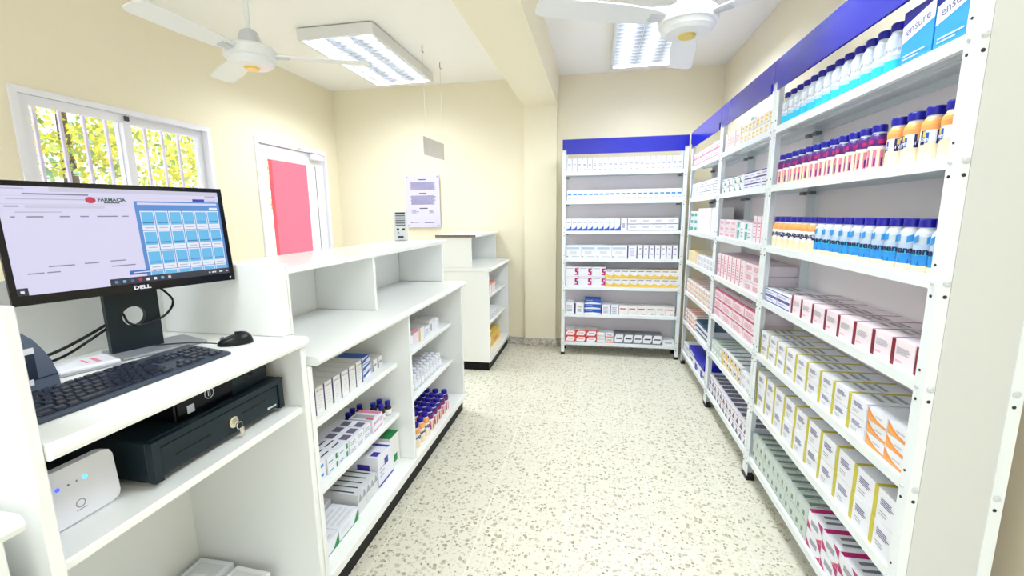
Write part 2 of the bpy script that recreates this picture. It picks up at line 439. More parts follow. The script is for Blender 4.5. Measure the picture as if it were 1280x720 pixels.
# ------------------------------------------------------------------ ceiling lights
def ceiling_light(x, y, label, lx=.63, ly=1.26):
    zt, zb = ZC - .008, 2.85
    t = thing('ceiling_light', (x, y, zb), label, 'light', 'louvred ceiling lights')
    h = zt - zb
    mb = MB()
    mb.box((0, 0, 0), (.022, ly, h), 'fixture').box((lx - .022, 0, 0), (lx, ly, h), 'fixture').box((.022, 0, 0), (lx - .022, .022, h), 'fixture').box((.022, ly - .022, 0), (lx - .022, ly, h), 'fixture')
    mb.box((.022, .022, h - .006), (lx - .022, ly - .022, h), 'fixture')
    mb.box((.03, .03, h), (lx - .03, ly - .03, ZC - zb), 'darkgrey')
    mb.build('housing', t)
    lv = MB()
    n = 15
    for k in range(n):
        yy = .022 + (ly - .044) * (k + 1) / (n + 1)
        lv.prism([(yy - .010, .036), (yy + .010, .036), (yy + .002, .001), (yy - .002, .001)], 'x', .022, lx - .022, 'louvre')
    for k in (1, 2):
        xx = .022 + (lx - .044) * k / 3
        lv.prism([(xx - .012, .038), (xx + .012, .038), (xx + .003, 0), (xx - .003, 0)], 'y', .022, ly - .022, 'louvre')
    lv.build('louvre', t)
    for k in range(3):
        xx = .022 + (lx - .044) * (k + .5) / 3
        MB().tube([(xx, .03, .056), (xx, ly - .03, .056)], .013, 'tube', 10).build('tube', t)
    for k in range(3):
        ld = bpy.data.lights.new('lamp', 'AREA'); ld.shape = 'RECTANGLE'; ld.size = .05; ld.size_y = ly - .08; ld.energy = LAMP_POWER / 3; ld.color = (.88, .95, 1)
        lo = bpy.data.objects.new('lamp', ld); col.objects.link(lo); lo.parent = t; lo.location = (.022 + (lx - .044) * (k + .5) / 3, ly / 2, .041)
ceiling_light(-2.305, 3.29, 'louvred fluorescent ceiling light left of the beam, near the glass door')
ceiling_light(.10, 3.28, 'louvred fluorescent ceiling light right of the beam, before the back rack')
ceiling_light(.15, 1.0, 'added louvred ceiling light right of the beam, unseen overhead, for extra brightness')  # unseen fixture added to brighten the right racks and desk
ceiling_light(-1.75, -1.0, 'added louvred ceiling light over the left side, unseen, for extra brightness')  # unseen fixture added behind the camera as fill light

# ------------------------------------------------------------------ ceiling fans
def fan(x, y, zb, angs, R, label):
    t = thing('ceiling_fan', (x, y, zb), label, 'fan', 'white ceiling fans')
    MB().lathe([(.0, -.062), (.055, -.062), (.10, -.056), (.118, -.04), (.12, -.02), (.135, -.016), (.136, .03), (.122, .044), (.06, .05)], 'fan_white', 28).build('motor_housing', t)
    MB().lathe([(.0, -.070), (.036, -.072), (.042, -.062)], 'gold', 20).build('centre_cap', t)
    MB().lathe([(.062, .05), (.06, .075), (.045, .125), (.03, .135), (.014, .138)], 'fan_grey', 20).build('canopy_cone', t)
    MB().lathe([(.012, .13), (.012, ZC - zb - .05)], 'fan_white', 12).build('down_rod', t)
    MB().lathe([(.03, ZC - zb - .07), (.055, ZC - zb - .03), (.06, ZC - zb)], 'fan_white', 20).build('ceiling_cup', t)
    for a in angs:
        M = Matrix.Rotation(math.radians(a), 4, 'Z') @ Matrix.Rotation(math.radians(9), 4, 'X')
        mb = MB()
        P = [(.12, -.032), (.2, -.055), (.36, -.068), (R - .03, -.066), (R - .006, -.05), (R, -.02), (R, .03), (R - .012, .058), (R - .04, .066), (.36, .068), (.2, .055), (.12, .032)]
        mb.prism(P, 'z', .004, .010, 'fan_white', M)
        b = mb.build('blade', t)
        MB().box((.09, -.022, -.004), (.2, .022, .004), 'fan_grey', M).build('blade_bracket', b)
fan(-1.94, 2.34, 2.40, (-93, 27, 147), .64, 'white three-blade ceiling fan above the monitor, near the left wall')
fan(.402, 2.36, 2.39, (203, 83, 323), .735, 'white three-blade ceiling fan in the aisle, right of the beam')

# ------------------------------------------------------------------ hanging sign
t = thing('hanging_sign', (-1.5, 3.77, 2.03), 'small grey blank sign hanging on two strings over the gap between counters', 'sign')
MB().box((-.004, 0, 0), (.004, .53, .155), 'sign_grey', Matrix.Rotation(.02, 4, 'X')).build('board', t)
for y in (.06, .50): MB().tube([(0, y, .155), (0, y, ZC - 2.03 - .05)], .0018, 'string', 6).build('string', t)
for y in (.06, .50): MB().tube([(0, y, ZC - 2.03), (0, y, ZC - 2.03 - .05), (0.012, y, ZC - 2.03 - .06)], .004, 'midgrey', 6).build('hook', t)

# ------------------------------------------------------------------ wall notice
t = thing('wall_notice', (-2.195, YB, 1.365), 'white notice sheet with grey paragraphs on the back wall above the counter', 'sign')
mb = MB().bbox((0, -.028, 0), (.415, -.020, .60), 'notice_sheet', .003)
def rows(mb, x0, x1, z1, n, dz, th, m, y=-.0288, jitter=.04, M=None):
    for i in range(n):
        e = random.uniform(0, jitter)
        mb.box((x0 + e * .3, y, z1 - i * dz - th), (x1 - e, y + .0006, z1 - i * dz), m, M)
mb.box((.165, -.0288, .54), (.255, -.028, .55), 'darkgrey'); rows(mb, .06, .37, .515, 9, .0095, .0055, 'ink')
mb.box((.165, -.0288, .385), (.255, -.028, .395), 'darkgrey'); rows(mb, .06, .37, .365, 11, .0095, .0055, 'ink')
mb.box((.165, -.0288, .215), (.265, -.028, .225), 'darkgrey'); rows(mb, .06, .16, .195, 3, .012, .005, 'ink'); rows(mb, .28, .34, .195, 3, .012, .005, 'ink')
mb.box((.05, -.0288, .052), (.066, -.028, .066), 'maroon'); mb.box((.07, -.0288, .055), (.15, -.028, .063), 'midgrey'); mb.box((.22, -.0288, .053), (.34, -.028, .063), 'navy')
mb.build('board', t)
for (x, z) in ((.022, .575), (.393, .575), (.022, .025), (.393, .025)):
    MB().lathe([(.009, 0), (.009, .03), (.006, .032)], 'grey', 12, Matrix.Translation((x, 0, z)) @ Matrix.Rotation(PI / 2, 4, 'X')).build('standoff', t)

# ------------------------------------------------------------------ shelving racks
SH = [1.92, 1.635, 1.33, 1.045, .750, .455, .145]
SHN = ['top', 'second', 'third', 'fourth', 'fifth', 'sixth', 'bottom']
def rack(name_label, loc, rz, W, D, near_panel=False):
    """local frame: x along the front, left to right; y into the rack"""
    t = thing('shelving_rack', loc, name_label, 'shelf', 'white steel shelving racks', rz)
    a = .036; H = 2.16
    for (x, sx) in ((0, 1), (W, -1)):
        for (y, sy) in ((0, 1), (D, -1)):
            mb = MB()
            X = sorted((x, x + sx * a)); Yy = sorted((y, y + sy * .0025)); mb.box((X[0], Yy[0], .012), (X[1], Yy[1], H), 'rack_white')
            X = sorted((x, x + sx * .0025)); Yy = sorted((y + sy * .0025, y + sy * a)); mb.box((X[0], Yy[0], .012), (X[1], Yy[1], H), 'rack_white')
            if y == 0:
                for z in SH:
                    for dz, m, r in ((-.017, 'bolt', .006), (-.052, 'hole', .0042), (.03, 'hole', .0036)):
                        mb.lathe([(r, 0), (r, .0016 if m == 'hole' else .004), (r * .6, .002 if m == 'hole' else .006)], m, 8, Matrix.Translation((x + sx * a * .62, 0, z + dz)) @ Matrix.Rotation(PI / 2, 4, 'X'))
            u = mb.build('upright', t)
            X = sorted((x - sx * .002, x + sx * (a + .003))); Yy = sorted((y - sy * .002, y + sy * (a + .003)))
            MB().box((X[0], Yy[0], 0), (X[1], Yy[1], .028), 'foot_black').build('foot', u)
    for z in SH:
        mb = MB(); e = .003
        mb.box((e, .003, z - .002), (W - e, D - .003, z), 'rack_white')
        mb.box((e, .0005, z - .033), (W - e, .003, z), 'rack_white').box((e, D - .003, z - .033), (W - e, D - .0005, z), 'rack_white')
        mb.box((e, .003, z - .033), (W - e, .016, z - .031), 'rack_white').box((e, D - .016, z - .033), (W - e, D - .003, z - .031), 'rack_white')
        mb.box((.04, D / 2 - .02, z - .016), (W - .04, D / 2 + .02, z - .002), 'rack_white')
        mb.box((.04, D / 2 - .004, z - .020), (W - .04, D / 2 + .004, z - .016), 'rack_white')
        mb.build('shelf', t)
        for x in (.016, W - .056):   # corner gussets
            MB().box((x, D - .05, z - .05), (x + .04, D - .022, z - .034), 'midgrey').build('gusset', t)
    MB().box((.003, D, .10), (W - .003, D + .002, 1.97), 'rack_panel').build('back_panel', t)
    MB().box((.003, .003, 2.17), (W - .003, D * .42, 2.175), 'header_under_shade').build('top_deck', t)  # shade and header reflection are put into this teal colour
    MB().box((.0005, -.012, 2.135), (W - .0005, -.001, 2.236), 'header_blue').box((a + .002, -.012, 2.09), (W - a - .002, -.003, 2.135), 'header_blue') \
        .box((.0005, -.001, 2.225), (W - .0005, D * .4, 2.236), 'header_blue').build('header', t)
    for k in (.15, .48):
        MB().box((W * k - .018, D * .22, 2.150), (W * k + .018, D * .36, 2.1695), 'hole').build('header_bracket', t)
    if near_panel:
        p = MB().box((W, a * .72, .06), (W + .003, D - .0, 2.12), 'rack_side').build('side_panel', t)
        mb = MB().box((W, 0, .012), (W + .002, a * .7, 2.16), 'rack_white').box((W + .003, D - .03, .012), (W + .005, D, 2.16), 'rack_white')
        mb.build('side_flange', p)
        for z in SH:
            for yy in (a * .42, D - .018):
                Mx = Matrix.Translation((W + (.002 if yy < .1 else .005), yy, 0)) @ Matrix.Rotation(PI / 2, 4, 'Y')
                MB().lathe([(.009, 0), (.009, .003), (.005, .007)], 'bolt', 12, Matrix.Translation((0, 0, z - .015)) @ Mx).build('bolt', p)
                MB().lathe([(.005, 0), (.005, .001)], 'hole', 8, Matrix.Translation((0, 0, z - .05)) @ Mx).build('screw_hole', p)
    return t
DR = .222
RX = .867
rack('white steel rack nearest the camera, bottles on its upper shelves, right wall', (RX, 2.52, 0), -PI / 2, 2.52 - 1.296, DR, True)
rack('white steel rack of pink cartons in the middle of the right wall', (RX, 3.49, 0), -PI / 2, .965, DR)
rack('narrow-looking white steel rack in the far right corner of the aisle', (RX, 4.515, 0), -PI / 2, 1.02, DR)
rack('white steel rack with dark blue header facing the aisle on the back wall', (-.35, 4.60, 0), 0, 1.205, .25)

# ------------------------------------------------------------------ cartons and bottles
def carton(w, d, h, base, decs=()):
    """origin at the front-left-bottom corner; decs = (face, u0, v0, u1, v1, material)"""
    mb = MB(); e = .0006
    mb.box((0, 0, 0), (w, d, h), base)
    for k_, dc in enumerate(decs):
        e = .0005 + .00012 * k_
        f, u0, v0, u1, v1, m = dc[:6]
        if f == 'F': q = [(u0 * w, -e, v0 * h), (u1 * w, -e, v0 * h), (u1 * w, -e, v1 * h), (u0 * w, -e, v1 * h)]
        elif f == 'T': q = [(u0 * w, v0 * d, h + e), (u1 * w, v0 * d, h + e), (u1 * w, v1 * d, h + e), (u0 * w, v1 * d, h + e)]
        elif f == 'L': q = [(-e, u1 * d, v0 * h), (-e, u0 * d, v0 * h), (-e, u0 * d, v1 * h), (-e, u1 * d, v1 * h)]
        elif f == 'R': q = [(w + e, u0 * d, v0 * h), (w + e, u1 * d, v0 * h), (w + e, u1 * d, v1 * h), (w + e, u0 * d, v1 * h)]
        elif f == 'P':      # free polygon on the front: u0 is a list of (u, v)
            q = [(a * w, -e, b * h) for a, b in u0]; m = v0
        mb.add(q, [tuple(range(len(q)))], m)
    return mb
def poly(pts, m): return ('P', pts, m, 0, 0, 0)
def lines(f, u0, u1, v0, v1, n, m, fill=.45, rag=.25):
    out = []
    for i in range(n):
        a = v0 + (v1 - v0) * i / n; b = a + (v1 - v0) / n * fill
        out.append((f, u0, a, u1 - random.uniform(0, rag) * (u1 - u0), b, m))
    return out

class Shelf:
    def __init__(s, loc, rz, where): s.M = Matrix.Translation(loc) @ Matrix.Rotation(rz, 4, 'Z'); s.rz = rz; s.where = where
    def put(s, name, me, u, d, z, label, cat, group=None, jit=0.0):
        p = s.M @ Vector((u, d, z + .0004))
        o = link(name, me, None, p, s.rz + random.uniform(-jit, jit))
        return tag(o, label, cat, group)
RA = Shelf((RX, 2.52, 0), -PI / 2, 'near right rack')
RB = Shelf((RX, 3.49, 0), -PI / 2, 'middle right rack')
RC = Shelf((RX, 4.515, 0), -PI / 2, 'far right rack')
BK = Shelf((-.35, 4.60, 0), 0, 'back rack')
LVL = {1: [''], 2: ['lower ', 'upper '], 3: ['lowest ', 'middle ', 'topmost ']}
def grid(S, u0, pitch, n, d0, z, w, d, h, base, decs, look, tail, layers=1, group=None, name='medicine_carton', cat='carton', rear=None, jit=.006, gap=.0012, dj=.004):
    """a row of n cartons, stacked in layers; rear = depth offset of one more row behind, seen only from above"""
    if rear:
        rr = rear if isinstance(rear, (list, tuple)) else [rear]
        d2 = rr[-1] + d - d0; decs = list(decs) + [('T', 0, (q - d0) / d2 - .006, 1, (q - d0) / d2 + .006, 'grey') for q in rr]; d = d2
    if h < w * .62 and name == 'medicine_carton': name = 'medicine_box'; cat = 'box'
    me = carton(w - gap, d, h - .0022, base, decs).mesh(name)
    group = group or look + 's'
    for k in range(layers):
        for i in range(n):
            nth = (ORD[i] + ' from left') if n > 1 else ''
            S.put(name, me, u0 + pitch * i, d0 + random.uniform(0, dj), z + h * k, ' '.join((look + ', ' + LVL[layers][k] + nth + ', ' + tail).replace(' ,', ',').replace(',,', ',').split()), cat, group, jit)

# ---- near right rack
# bottles
def bottle_meshes(kind):
    body = MB(); cap = MB(); lab = MB(); H = .150
    capm = 'cap_blue'
    n = 22
    if kind == 'purple':
        body.lathe([(.026, 0, 'cream'), (.028, .004, 'cream'), (.0285, .03, 'cream'), (.0275, .07, 'white'), (.0275, .078, 'purple'), (.0285, .100, 'purple'), (.0262, .111, 'navy'), (.0205, .120, 'white'), (.0185, .123, 'white'), (.018, .130)], 'cream', n)
        for a in (-.9, -.2, .5, 1.2, -1.6, 1.9):
            patch(lab, .0289, .008, .066, a - .16, a + .22, 'pink'); patch(lab, .0291, .012, .04, a - .02, a + .16, 'purple')
        for a in (-1.1, 0, 1.1): patch(lab, .0291, .086, .099, a - .3, a + .3, 'magenta')
        for a in (-.7, .7): text_into(lab, 'ensure', .019, 'white', Matrix.Rotation(a, 4, 'Z') @ Matrix.Translation((0, 0, .076)), bend=.0292)
    elif kind == 'orange':
        body.lathe([(.026, 0, 'cream'), (.028, .004, 'cream'), (.0285, .05, 'white'), (.0275, .085, 'peach'), (.0280, .100, 'peach'), (.0255, .110, 'peach'), (.0205, .119, 'white'), (.0185, .123, 'white'), (.018, .130)], 'cream', n)
        for a in (-1.2, 0.1, 1.4):
            patch(lab, .0290, .046, .084, a - .32, a + .1, 'navyink'); patch(lab, .0291, .05, .078, a + .14, a + .4, 'blue'); patch(lab, .0292, .066, .082, a - .1, a + .16, 'yellow')
        for a in (-.5, .8): text_into(lab, 'ensure', .02, 'white', Matrix.Rotation(a, 4, 'Z') @ Matrix.Translation((0, 0, .06)), bend=.0294)
    elif kind == 'squiggle':
        body.lathe([(.026, 0, 'cream'), (.028, .004, 'cream'), (.0285, .042, 'white_warm'), (.0275, .088, 'peach'), (.0280, .100, 'peach'), (.0255, .110, 'peach'), (.0205, .119, 'white'), (.0185, .123, 'white'), (.018, .130)], 'cream', n)
        for a in (-.9, .35, 1.5): text_into(lab, 'ensure', .026, 'navyink', Matrix.Rotation(a, 4, 'Z') @ Matrix.Translation((0, 0, .066)) @ Matrix.Rotation(-.3, 4, 'Y'), bend=.0290, bold=.0009)
        for a in (-1.4, .0, 1.2): patch(lab, .0289, .052, .06, a - .25, a + .2, 'navyink')
    elif kind == 'blue':
        body.lathe([(.026, 0, 'cream'), (.028, .004, 'cream'), (.0285, .018, 'skyblue'), (.0285, .046, 'cyan'), (.0283, .06, 'paleblue'), (.0278, .078, 'silver'), (.0280, .100, 'silver'), (.0255, .110, 'silver'), (.0205, .119, 'white'), (.0185, .123, 'white'), (.018, .130)], 'cream', n)
        for a in (-1.3, .0, 1.2): patch(lab, .0289, .082, .102, a - .3, a + .25, 'skyblue', skew=.35)
        for a in (-1.25, .15, 1.55): text_into(lab, 'ensure', .029, 'navyink', Matrix.Rotation(a, 4, 'Z') @ Matrix.Translation((0, 0, .058)), bend=.0291, bold=.0007)
        patch(lab, .0289, .018, .03, -2, 2, 'blue')
    else:   # white and cyan
        body.lathe([(.026, 0, 'cyan'), (.028, .004, 'cyan'), (.0285, .040, 'paleblue'), (.0285, .055, 'white'), (.0280, .100, 'silver'), (.0255, .110, 'silver'), (.0205, .119, 'white'), (.0185, .123, 'white'), (.018, .130)], 'white', n)
        for a in (-1.2, -.2, .8): patch(lab, .0289, .062, .1, a - .2, a + .3, 'silver', skew=.4)
        for a in (-.7, .5): text_into(lab, 'ensure', .02, 'grey', Matrix.Rotation(a, 4, 'Z') @ Matrix.Translation((0, 0, .07)), bend=.0291)
    cap.lathe([(.0205, .1255), (.0218, .127), (.0218, .146), (.0200, .150), (.0, .1505)], capm, n, caps=False)
    return body.mesh('body'), cap.mesh('cap'), lab.mesh('label_print')
def patch(mb, r, z0, z1, a0, a1, m, skew=0.0, n=5):
    V = []; F = []
    for i in range(n + 1):
        a = a0 + (a1 - a0) * i / n - PI / 2
        s = skew * (i / n - .5) * (z1 - z0)
        V += [(r * math.cos(a), r * math.sin(a), z0 + s), (r * math.cos(a), r * math.sin(a), z1 + s)]
    for i in range(n): F.append((2 * i, 2 * i + 2, 2 * i + 3, 2 * i + 1))
    mb.add(V, F, m, True)
BOT = {k: bottle_meshes(k) for k in ('purple', 'orange', 'squiggle', 'blue', 'cyan')}
def bottle(S, kind, u, d, z, label, group, scale=1.0, rot=0.0):
    p = S.M @ Vector((u, d, z + .0004))
    t = thing('drink_bottle', p, label, 'bottle', group, S.rz + rot)
    if scale != 1.0: t.scale = (scale, scale, scale)
    for nm, me in zip(('body', 'cap', 'label_print'), BOT[kind]): link(nm, me, t)
    return t
BL = 'nutrition drink bottles on the near right rack'
for i in range(13):
    bottle(RA, 'cyan', .055 + .0665 * i, .042, SH[0], f'white and cyan bottle with blue cap, {ORD[i]} from left, top shelf, near right rack', BL, 1.0, random.uniform(-.2, .2))
for i in range(12):
    bottle(RA, 'purple', .06 + .0685 * i, .042, SH[1], f'purple and pink bottle with blue cap, {ORD[i]} from left, second shelf, near right rack', BL, .95, random.uniform(-.3, .3))
for i in range(4):
    bottle(RA, 'orange', .905 + .074 * i, .046, SH[1], f'orange-shouldered bottle with blue cap, {ORD[i]} from left, second shelf, near right rack', BL, .98, random.uniform(-.4, .4))
for i in range(7):
    bottle(RA, 'squiggle', .066 + .0625 * i, .042, SH[2], f'orange and cream bottle with navy script, {ORD[i]} from left, third shelf, near right rack', BL, .98, random.uniform(-.3, .3))
for i in range(11):
    bottle(RA, 'blue', .513 + .0645 * i, .042, SH[2], f'silver and sky-blue bottle with blue cap, {ORD[i]} from left, third shelf, near right rack', BL, .98, random.uniform(-.25, .25))
# two drink cartons on the top shelf
for i in range(2):
    t = RA.put('drink_carton', carton(.128, .12, .15, 'skyblue', [poly([(0, .42), (1, .62), (1, 1), (0, 1)], 'white'), poly([(0, .74), (1, .94), (1, 1), (0, 1)], 'deepblue'), ('T', 0, 0, 1, 1, 'cream'), ('F', .1, .16, .8, .19, 'paleblue'), ('F', .1, .1, .6, .13, 'paleblue'),
        ('L', 0, .75, 1, 1, 'deepblue')]).mesh('drink_carton'), .925 + .135 * i, .012, SH[0], f'{["left", "right"][i]} one of two white and blue cartons on the near right rack top shelf', 'carton', 'drink cartons on the top shelf')
    mb = MB(); text_into(mb, 'ensure', .036, 'ink', Matrix.Translation((.064, -.0016, .100)) @ Matrix.Rotation(PI / 2, 4, 'X') @ Matrix.Rotation(.2, 4, 'Z')); mb.build('print', t)

# fourth shelf: blue and white flat boxes, then maroon-striped cartons
tA4 = 'fourth shelf, near right rack'
grid(RA, .045, .150, 2, .012, SH[3], .148, .09, .034, 'white', [('F', 0, .0, 1, .16, 'violet'), ('F', 0, .86, 1, 1, 'violet'), ('F', .1, .4, .7, .6, 'paleblue'), ('F', 0, 0, .02, 1, 'violet')] + lines('T', .1, .8, .2, .8, 3, 'grey'), 'flat white box with violet edges', tA4, 2, 'flat violet-edged boxes', rear=.106)
A4 = [('F', .0, 0, .17, 1, 'maroon'), ('T', 0, 0, .08, 1, 'maroon'), ('L', 0, 0, .05, 1, 'maroon')] + lines('F', .25, .85, .5, .76, 5, 'grey') + lines('F', .25, .6, .2, .28, 2, 'pink') + lines('T', .25, .9, .3, .7, 3, 'grey')
grid(RA, 1.157, .03, 1, .014, SH[3], .03, .19, .084, 'white_pink', [('F', 0, 0, .5, 1, 'maroon'), ('T', 0, 0, .3, 1, 'maroon')], 'white carton sliver with maroon edge behind the upright', tA4, 1, 'maroon-striped cartons')
grid(RA, .352, .1005, 8, .012, SH[3], .100, .098, .084, 'white_pink', A4, 'white carton with maroon edge stripe', tA4, 1, 'maroon-striped cartons', rear=.112)
# fifth shelf: yellow-striped cartons two high, then orange and white boxes three high
tA5 = 'fifth shelf, near right rack'
Yl = [('F', 0, 0, .17, 1, 'olive_yellow'), ('T', 0, 0, .15, 1, 'olive_yellow'), ('L', 0, 0, 1, 1, 'olive_yellow')] + lines('F', .3, .85, .52, .78, 4, 'ink', .5) + lines('F', .3, .7, .2, .4, 2, 'grey', .3) + lines('T', .2, .9, .25, .75, 3, 'grey', .4)
grid(RA, .03, .106, 9, .012, SH[4], .105, .098, .066, 'white', Yl, 'white carton with yellow stripe', tA5, 2, 'yellow-striped cartons, fifth shelf', rear=.112)
Or = [poly([(0, 0), (1, 0), (1, .18), (.75, .22), (.5, .32), (.25, .55), (.0, .98)], 'orange'), poly([(0, 0), (1, .0), (1, .06), (.7, .08), (.4, .2), (.15, .42), (0, .7)], 'peach'), ('T', 0, .0, .9, 1, 'white')] + lines('F', .4, .9, .5, .66, 2, 'grey', .4)
grid(RA, .99, .096, 2, .012, SH[4], .095, .13, .043, 'white', Or, 'orange and white box', tA5, 3, 'orange and white boxes')
# sixth shelf
tA6 = 'sixth shelf, near right rack'
grid(RA, .03, .1155, 10, .012, SH[5], .1145, .098, .101, 'white', Yl, 'tall white carton with yellow stripe', tA6, 2, 'yellow-striped cartons, sixth shelf', rear=.112)
# bottom shelf
tA7 = 'bottom shelf, near right rack'
Gg = [('F', .2, .3, .55, .62, 'greygreen'), ('F', .1, .12, .8, .18, 'grey'), ('T', .12, .1, .52, .9, 'greygreen'), ('T', .62, .2, .72, .8, 'grey')]
grid(RA, .04, .0545, 12, .012, SH[6], .0535, .062, .074, 'white_green', Gg, 'pale green-grey carton', tA7, 2, 'pale green-grey cartons', rear=[.078, .144])
Pk = [poly([(0, 0), (.35, 0), (0, .45)], 'magenta'), poly([(1, 1), (.62, 1), (1, .5)], 'magenta'), poly([(.7, 0), (1, 0), (1, .3)], 'rose'), ('F', .25, .35, .75, .65, 'grey'), ('T', 0, 0, .22, 1, 'magenta'), ('T', .36, .2, .5, .8, 'midgrey'), ('T', .66, .15, .78, .7, 'midgrey')]
grid(RA, .70, .1175, 4, .012, SH[6], .116, .17, .078, 'white', Pk, 'white and magenta box', tA7, 2, 'white and magenta boxes')

# ---- middle right rack
t_ = ', middle right rack'
W1 = lines('F', .2, .8, .3, .7, 4, 'pink', .35)
grid(RB, .045, .058, 6, .012, SH[0], .0565, .12, .118, 'white_warm', W1 + [('F', .08, .1, .14, .9, 'coral')], 'tall white carton', 'top shelf' + t_, 1, 'tall white cartons')
grid(RB, .40, .066, 8, .012, SH[0], .065, .12, .056, 'white_warm', [('F', .1, .15, .7, .75, 'yellow'), ('F', .2, .35, .9, .5, 'white')], 'white and yellow box', 'top shelf' + t_, 2, 'white and yellow boxes')
grid(RB, .04, .118, 4, .012, SH[1], .116, .12, .048, 'white', [poly([(.45, .1), (.8, .1), (.45, .7)], 'green'), ('F', .1, .7, .5, .85, 'grey')], 'white box with green triangle', 'second shelf' + t_, 2, 'green triangle boxes')
grid(RB, .525, .098, 4, .012, SH[1], .096, .12, .033, 'white', [('F', 0, .82, 1, 1, 'violet'), ('F', .1, .3, .8, .5, 'lilac_text'), ('T', 0, 0, 1, 1, 'white_pink')], 'flat white box with violet edge', 'second shelf' + t_, 3, 'violet edged boxes')
grid(RB, .045, .13, 3, .012, SH[2], .128, .12, .041, 'white_pink', lines('F', .15, .85, .3, .8, 3, 'rose', .4), 'flat pink-lettered box', 'third shelf' + t_, 3, 'pink-lettered boxes')
for i, (u, m) in enumerate(((.455, 'mint'), (.60, 'mint'))):
    grid(RB, u, .05, 1, .012, SH[2], .05, .1, .12 - .01 * i, 'white', [('F', .1, .05, .9, .5, 'mint'), ('F', .1, .65, .9, .95, 'mint')], ['left', 'right'][i] + ' white carton with teal blocks', 'third shelf' + t_, 1, 'teal block cartons')
    grid(RB, u + .055, .05, 1, .012, SH[2], .075, .1, .11, 'white', lines('F', .2, .8, .2, .8, 3, 'grey', .3), 'plain white carton right of the ' + ['left', 'right'][i] + ' teal one', 'third shelf' + t_, 1, 'plain white cartons')
grid(RB, .745, .068, 3, .012, SH[2], .066, .12, .15, 'white_pink', [('F', .75, 0, .9, 1, 'pink')] + lines('F', .15, .7, .2, .85, 5, 'pink', .3), 'tall pale pink carton', 'third shelf' + t_, 1, 'tall pale pink cartons')
Rb4 = [('F', 0, 0, .14, 1, 'rose'), ('T', 0, 0, .14, 1, 'rose'), ('L', 0, 0, 1, 1, 'white_pink')] + lines('F', .3, .85, .2, .85, 6, 'pink', .35)
grid(RB, .045, .088, 7, .012, SH[3], .086, .095, .168, 'white_pink', Rb4, 'tall pink-striped carton', 'fourth shelf' + t_, 1, 'tall pink-striped cartons', rear=.109)
grid(RB, .675, .125, 2, .012, SH[3], .123, .095, .055, 'white_pink', lines('F', .12, .85, .25, .8, 4, 'rose', .4) + [('T', 0, 0, 1, .05, 'pink')], 'pink and white box', 'fourth shelf' + t_, 3, 'pink and white boxes', rear=.109)
Rb5 = [('F', 0, .86, 1, 1, 'rose'), ('F', 0, 0, .02, 1, 'rose'), ('T', 0, 0, 1, .06, 'rose')] + lines('F', .12, .85, .2, .7, 4, 'pink', .4) + lines('T', .1, .8, .3, .8, 3, 'pink', .3)
grid(RB, .04, .222, 4, .012, SH[4], .22, .2, .067, 'white_pink', Rb5, 'wide rose-edged carton', 'fifth shelf' + t_, 3, 'wide rose-edged cartons')
grid(RB, .04, .072, 4, .012, SH[5], .071, .065, .052, 'white_green', [('F', .2, .3, .8, .7, 'white'), ('T', .2, .1, .5, .9, 'greygreen')], 'pale green box', 'sixth shelf' + t_, 2, 'pale green boxes', rear=[.08, .148])
grid(RB, .335, .082, 5, .012, SH[5], .081, .065, .06, 'white', [poly([(.05, .05), (.5, .05), (.3, .9), (.05, .9)], 'yellow'), poly([(.6, .1), (.95, .1), (.95, .7)], 'yellow'), ('F', .5, .45, .75, .75, 'darkgrey'), ('T', .2, .1, .5, .9, 'greygreen')], 'white box with yellow patches', 'sixth shelf' + t_, 2, 'yellow patch boxes', rear=[.08, .148])
grid(RB, .755, .085, 2, .012, SH[5], .084, .13, .056, 'white', lines('F', .15, .8, .3, .7, 2, 'lilac_text', .4) + lines('T', .1, .8, .2, .8, 4, 'grey', .3), 'plain white flat box', 'sixth shelf' + t_, 2, 'plain white flat boxes')
Gp = [poly([(.1, .05), (.9, .05), (.5, .7)], 'greypurple'), ('F', .1, .78, .9, .9, 'pink'), ('T', .15, .12, .85, .75, 'greypurple')]
grid(RB, .04, .0735, 12, .012, SH[6], .0725, .062, .064, 'white', Gp, 'white box with grey-purple chevron', 'bottom shelf' + t_, 2, 'grey-purple chevron boxes', rear=[.078, .144])

# ---- far right rack
t_ = ', far right rack'
grid(RC, .04, .0775, 12, .012, SH[0], .076, .12, .055, 'white', [('F', 0, 0, 1, .32, 'pink'), ('F', .2, .5, .8, .62, 'rose')], 'white and pink box', 'top shelf' + t_, 2, 'white and pink boxes, far top')
grid(RC, .04, .155, 2, .012, SH[1], .15, .12, .13, 'white', lines('F', .2, .8, .2, .8, 5, 'lilac_text', .3), 'white carton with lilac lettering', 'second shelf' + t_, 1, 'lilac-lettered cartons')
grid(RC, .36, .152, 4, .012, SH[1], .15, .12, .044, 'white', [('F', 0, .88, 1, 1, 'grey'), ('F', .2, .3, .7, .5, 'lilac_text')], 'long flat white box', 'second shelf' + t_, 3, 'long flat white boxes')
grid(RC, .04, .155, 2, .012, SH[2], .15, .12, .062, 'white', [('F', .15, .25, .8, .7, 'mint')], 'white box with teal panel', 'third shelf' + t_, 3, 'teal panel boxes')
grid(RC, .36, .152, 4, .012, SH[2], .15, .12, .21, 'white_warm', lines('F', .2, .85, .3, .8, 6, 'white_pink', .5) + [('F', 0, 0, .02, 1, 'grey')], 'large plain white carton', 'third shelf' + t_, 1, 'large plain white cartons')
grid(RC, .04, .1, 4, .012, SH[3], .099, .09, .052, 'cream', lines('F', .1, .8, .2, .9, 3, 'yellow', .45) + [('T', 0, 0, 1, .1, 'yellow')], 'cream box with yellow lines', 'fourth shelf' + t_, 2, 'cream boxes', rear=.105)
